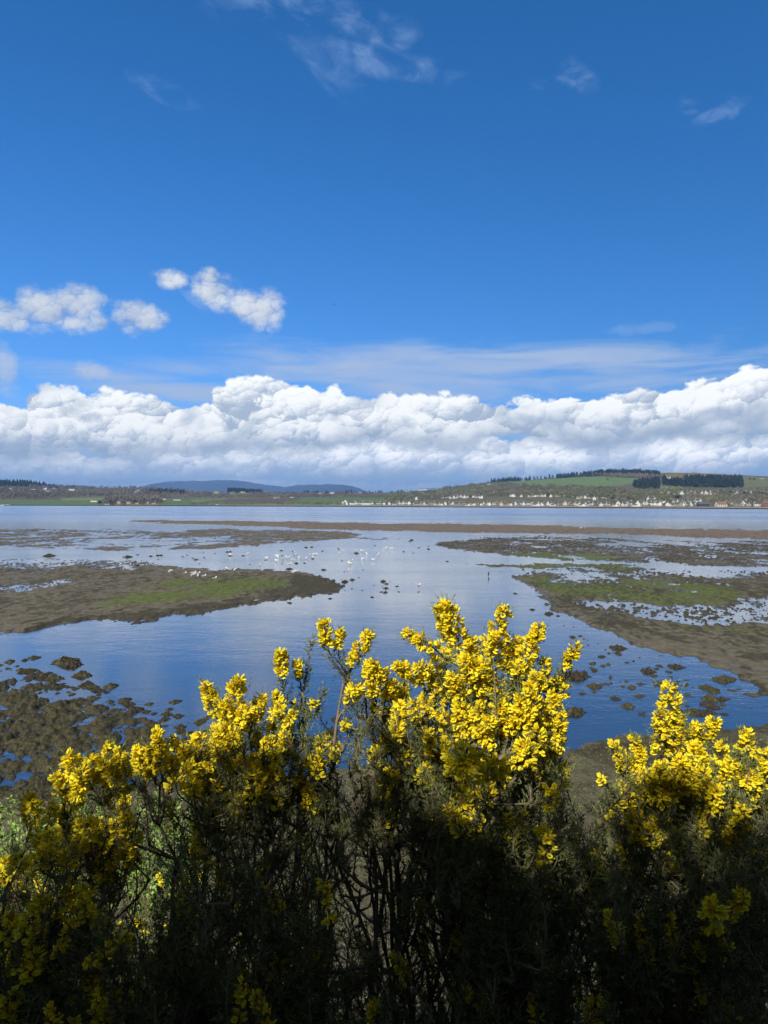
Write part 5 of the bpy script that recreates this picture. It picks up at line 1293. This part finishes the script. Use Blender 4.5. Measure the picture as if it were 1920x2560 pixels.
# --- left yellow bush
bush('wide gorse bush left of centre, thick with yellow flowers sloping down to the left', 'gorse bush', 620, 2.35,
     [(560, 1830, 2.3), (620, 1800, 2.3), (700, 1760, 2.35), (760, 1780, 2.35), (500, 1900, 2.3), (740, 1900, 2.3), (600, 1980, 2.2), (400, 1960, 2.3), (840, 1980, 2.3), (680, 2040, 2.2)],
     [(514, 1706, 556, 1800, 2.25, 50, .85), (597, 1702, 590, 1810, 2.2, 64, .95), (655, 1742, 622, 1830, 2.25, 46, .6), (560, 1760, 575, 1840, 2.2, 56, .85), (625, 1770, 612, 1850, 2.2, 60, .8), (540, 1745, 565, 1820, 2.25, 50, .8),
      (702, 1632, 716, 1760, 2.25, 50, .42), (779, 1594, 752, 1760, 2.3, 26, .0), (745, 1655, 752, 1720, 2.28, 26, .6), (812, 1718, 762, 1800, 2.3, 26, .0), (785, 1752, 752, 1830, 2.3, 28, .12), (735, 1785, 735, 1840, 2.18, 38, .6), (716, 1830, 722, 1890, 2.18, 42, .6),
      (798, 1850, 790, 1910, 2.2, 42, .6), (786, 1900, 790, 1960, 2.2, 36, .5), (830, 1880, 815, 1940, 2.2, 34, .4), (745, 1950, 748, 2010, 2.2, 50, .7), (768, 1970, 772, 2020, 2.2, 50, .7), (700, 1770, 705, 1850, 2.2, 40, .3), (690, 1740, 712, 1810, 2.3, 36, .3),
      (456, 1872, 515, 1930, 2.2, 54, .9), (520, 1915, 540, 1970, 2.15, 64, .9), (580, 1850, 585, 1920, 2.15, 76, .9), (548, 1830, 560, 1900, 2.15, 60, .9), (600, 1905, 600, 1970, 2.15, 70, .8), (640, 1890, 640, 1960, 2.2, 60, .6), (393, 1830, 402, 1925, 2.15, 62, .95),
      (438, 1842, 425, 1920, 2.2, 34, .5), (372, 1870, 390, 1940, 2.15, 60, .9), (300, 1880, 330, 1950, 2.15, 56, .95), (343, 1876, 360, 1940, 2.15, 66, .9), (430, 1900, 430, 1970, 2.2, 46, .8), (670, 1850, 660, 1930, 2.25, 56, .5), (480, 1900, 500, 1960, 2.2, 50, .8)],
     [([(520, 1800), (680, 1790), (720, 1880), (700, 2010), (480, 1990), (440, 1930)], 80, (2.1, 2.5), .50, (.10, .18), 54),
      ([(690, 1740), (780, 1760), (840, 1900), (840, 2020), (700, 2010)], 44, (2.15, 2.45), .22, (.10, .18), 40),
      ([(300, 1950), (780, 1990), (820, 2180), (840, 2580), (330, 2580), (300, 2280), (430, 2230), (450, 2060), (330, 2020)], 300, (1.85, 2.7), .10, (.14, .25), 44),
      ([(330, 2250), (800, 2180), (840, 2600), (330, 2620)], 110, (1.85, 2.6), .05, (.14, .25), 40)])
# --- left edge bush
bush('shaded gorse bush at the left edge with a few sunlit flower tips', 'gorse bush', 160, 2.3,
     [(180, 1960, 2.25), (260, 1940, 2.25), (80, 2060, 2.2), (30, 2100, 2.2), (300, 2050, 2.2), (200, 2120, 2.2)],
     [(172, 1893, 190, 1970, 2.15, 72, .9), (227, 1893, 235, 1960, 2.15, 56, .9), (274, 1857, 250, 1950, 2.2, 30, .6), (280, 1926, 275, 1980, 2.15, 50, .8), (140, 1940, 165, 2000, 2.15, 60, .8), (75, 2000, 90, 2060, 2.05, 72, .9), (205, 1925, 215, 1985, 2.12, 60, .8), (255, 1905, 255, 1970, 2.15, 50, .8)],
     [([(110, 1960), (330, 1960), (330, 2150), (150, 2150)], 55, (2.05, 2.45), .75, (.10, .18), 54),
      ([(-40, 2150), (60, 2110), (120, 2050), (190, 2060), (180, 2200), (320, 2300), (320, 2560), (-40, 2560)], 150, (1.9, 2.5), .45, (.12, .22), 52),
      ([(-60, 2300), (330, 2300), (330, 2620), (-60, 2620)], 90, (1.85, 2.5), .05, (.14, .24), 44)])
# --- right bush
bush('right-hand gorse bush with one tall thick yellow spike and a broad flowering shoulder', 'gorse bush', 1720, 2.35,
     [(1665, 1860, 2.25), (1740, 1880, 2.3), (1600, 1960, 2.3), (1840, 1930, 2.3), (1900, 1960, 2.3), (1540, 2080, 2.3), (1700, 2050, 2.2), (1640, 2100, 2.2)],
     [(1675, 1716, 1664, 1880, 2.15, 80, .97), (1650, 1780, 1655, 1890, 2.15, 72, .95), (1695, 1790, 1685, 1890, 2.18, 66, .9), (1787, 1802, 1725, 1880, 2.2, 50, .9), (1866, 1832, 1845, 1930, 2.2, 56, .4), (1583, 1840, 1590, 1930, 2.2, 40, .4), (1529, 1855, 1560, 1930, 2.2, 46, .6),
      (1600, 1880, 1605, 1960, 2.2, 56, .7), (1909, 1872, 1895, 1960, 2.15, 56, .8), (1806, 1862, 1790, 1940, 2.2, 46, .6), (1830, 1905, 1815, 1980, 2.15, 60, .8), (1740, 1870, 1735, 1950, 2.15, 70, .9), (1700, 1900, 1700, 1980, 2.1, 76, .9), (1650, 1920, 1660, 2000, 2.12, 70, .9),
      (1760, 1930, 1755, 2000, 2.1, 72, .9), (1620, 1940, 1630, 2010, 2.15, 56, .8), (1575, 1900, 1590, 1980, 2.2, 46, .7), (1545, 1890, 1565, 1960, 2.2, 36, .5), (1880, 1940, 1870, 2010, 2.15, 60, .8), (1790, 1970, 1790, 2040, 2.1, 60, .8), (1505, 1945, 1545, 2000, 2.25, 24, .15),
      (1920, 1915, 1910, 1990, 2.15, 50, .8), (1785, 2275, 1790, 2330, 1.8, 88, .9), (1850, 1870, 1835, 1950, 2.25, 30, .1), (1740, 1815, 1715, 1880, 2.2, 46, .8)],
     [([(1560, 1880), (1900, 1880), (1960, 1960), (1940, 2110), (1640, 2110), (1540, 2000)], 150, (2.1, 2.5), .46, (.10, .18), 52),
      ([(1400, 2060), (1470, 2000), (1540, 1940), (1560, 2200), (1420, 2250)], 50, (2.2, 2.8), .12, (.12, .22), 38),
      ([(1520, 2020), (1960, 2060), (1980, 2580), (1490, 2580), (1480, 2180)], 330, (1.85, 2.7), .10, (.14, .25), 40),
      ([(1500, 2200), (1980, 2200), (1980, 2640), (1480, 2640)], 120, (1.85, 2.6), .04, (.14, .25), 40)])
# --- low bushes further down the bank, mostly in shade
def low_bush(label, rpx, Y, fills, main):
    bush(label, 'gorse bush', rpx, Y, main, [], fills, None)
low_bush('low dark gorse further down the bank behind the left edge', 330, 3.4, [([(-100, 2200), (380, 2160), (760, 2200), (760, 2640), (-100, 2640)], 190, (3.1, 3.9), .15, (.2, .34), 34)], [(100, 2250, 3.4), (300, 2200, 3.4), (500, 2250, 3.4), (650, 2300, 3.4)])
low_bush('low dark gorse further down the bank behind the right-hand bush', 1650, 3.4, [([(1180, 2180), (1420, 2130), (1500, 2180), (1960, 2130), (2040, 2640), (1150, 2640)], 260, (3.1, 3.9), .12, (.2, .34), 34)], [(1300, 2300, 3.4), (1600, 2250, 3.4), (1800, 2250, 3.4), (1450, 2350, 3.4)])
low_bush('small dark gorse low between the bare stems in the middle', 980, 3.2, [([(760, 2420), (900, 2330), (1180, 2430), (1180, 2640), (760, 2640)], 70, (2.9, 3.4), .2, (.15, .25), 34)], [(850, 2450, 3.2), (1050, 2480, 3.2)])

# --- bright young leafy shrub beyond the gorse on the left
def leafy_shrub(label, rpx, Y, polys, n):
    rx = at(rpx, 2300, Y)[0]; root = np.array([rx, Y, float(slope_z(rx, Y))]); e = empty('leafy_shrub', root); tag(e, label, 'shrub')
    lv = MB(); sm = []
    for poly, cnt in zip(polys, n):
        for a, b_ in sample_poly(poly, cnt):
            tip = at(a, b_, Y + rng.normal(0, .3)); L = .25 + .35 * rng.random(); base = tip - np.array([(tip[0] - root[0]) * .25 + rng.normal(0, .1), rng.normal(0, .1), L])
            C = curve_pts(base, tip, rng.normal(0, .02, 3), 8) - root; sm.append((C, base - root))
            k = int(L / .008); s_ = rng.random(k) ** .8; P, T = sample_curve(C, s_); A, B, _ = frames(T, rng.random(k) * 6.28); d = nrm(A + T * .7 + rng.normal(0, .25, (k, 3))); ll = .035 * (1.2 - .6 * s_) * (.6 + .7 * rng.random(k))
            S = nrm(np.cross(d, rng.normal(0, 1, (k, 3)))) * (ll * .28)[:, None]; d = d * ll[:, None]
            V = np.stack([P, P + d * .5 + S, P + d, P + d * .5 - S], 1).reshape(-1, 3)
            lv.add(V, np.arange(4 * k).reshape(-1, 4), np.repeat(np.clip(.4 + .4 * s_ + rng.normal(0, .15, k), 0, .8), 4))
    st = MB()
    for C, b_ in sm:
        tube(st, C, np.linspace(.004, .0015, 8), 4, .3)
        tube(st, curve_pts(np.array([rng.normal(0, .1), rng.normal(0, .1), 0]), b_, np.array([0, 0, .02]), 6), np.linspace(.007, .004, 6), 4, .2)
    o = lv.build('leaves', MAT['leaf'], e); tag(o, kind='stuff'); o = st.build('stems', MAT['gstem'], e); tag(o, kind='stuff')
leafy_shrub('bright lime green leafy shrub beyond the gorse at the left edge', 150, 4.3, [[(-40, 1985), (60, 1975), (150, 1970), (290, 1975), (330, 2150), (260, 2250), (60, 2260), (-40, 2200)]], [170])
leafy_shrub('lime green leafy shrub showing through gaps in the left yellow bush', 400, 4.4, [[(300, 1960), (480, 1980), (520, 2150), (420, 2260), (300, 2240)]], [100])

# --- unseen hedge added behind the camera to shade the foot of the bushes
m, t, b = new_mat('shade_hedge_leaves'); a_ = attr(t, 'tone'); c = mixc(t, N(t, a_.outputs['Fac']), (.02, .035, .015), (.05, .075, .03)); t.links.new(c.s, b.inputs['Base Color']); b.inputs['Roughness'].default_value = .7
HB = -2.6   # distance behind the camera
e = empty('hedge', (0, HB, 4.85)); tag(e, 'tall evergreen hedge added unseen behind the viewer to shade the bushes', 'hedge')
HTOP = 9.72
mb = MB(); xs = np.linspace(-26, 26, 220)
tz = HTOP - 4.85 + .16 * fbm(xs * 1.6, xs * 0 + 3, 90, 5) - .27 * sstep(-2.5, -3.3, xs) - .10 * sstep(-2.1, -1.7, xs)  # top lowered in places to let sun onto the outer bushes
for k in range(219):
    V = [(xs[k], -.6, 0), (xs[k + 1], -.6, 0), (xs[k + 1], .6, 0), (xs[k], .6, 0), (xs[k], -.4, tz[k] - .1), (xs[k + 1], -.4, tz[k + 1] - .1), (xs[k + 1], .4, tz[k + 1] - .1), (xs[k], .4, tz[k] - .1)]
    mb.add(V, [(3, 2, 6, 7), (1, 0, 4, 5), (4, 7, 6, 5)], .0)
mb.build('branches', m, e)
mb = MB(); n = 60000
P = np.stack([rng.random(n) * 52 - 26, np.where(rng.random(n) < .5, 1, -1) * (.45 + .2 * rng.random(n)), rng.random(n) * 5.0], -1)
topm = rng.random(n) < .25; P[topm, 1] = rng.random(topm.sum()) * 1.1 - .55; zt = np.interp(P[:, 0], xs, tz); P[:, 2] = np.where(topm, zt - .12 + rng.random(n) * .2 * rng.random(n), np.minimum(P[:, 2], zt))
a = nrm(rng.normal(0, 1, (n, 3))) * .05; b_ = nrm(np.cross(a, rng.normal(0, 1, (n, 3)))) * .035
mb.add(np.stack([P - a - b_, P + a - b_, P + a + b_, P - a + b_], 1).reshape(-1, 3), np.arange(4 * n).reshape(-1, 4), np.repeat(rng.random(n), 4))
o = mb.build('leaves', m, e); tag(o, kind='stuff')
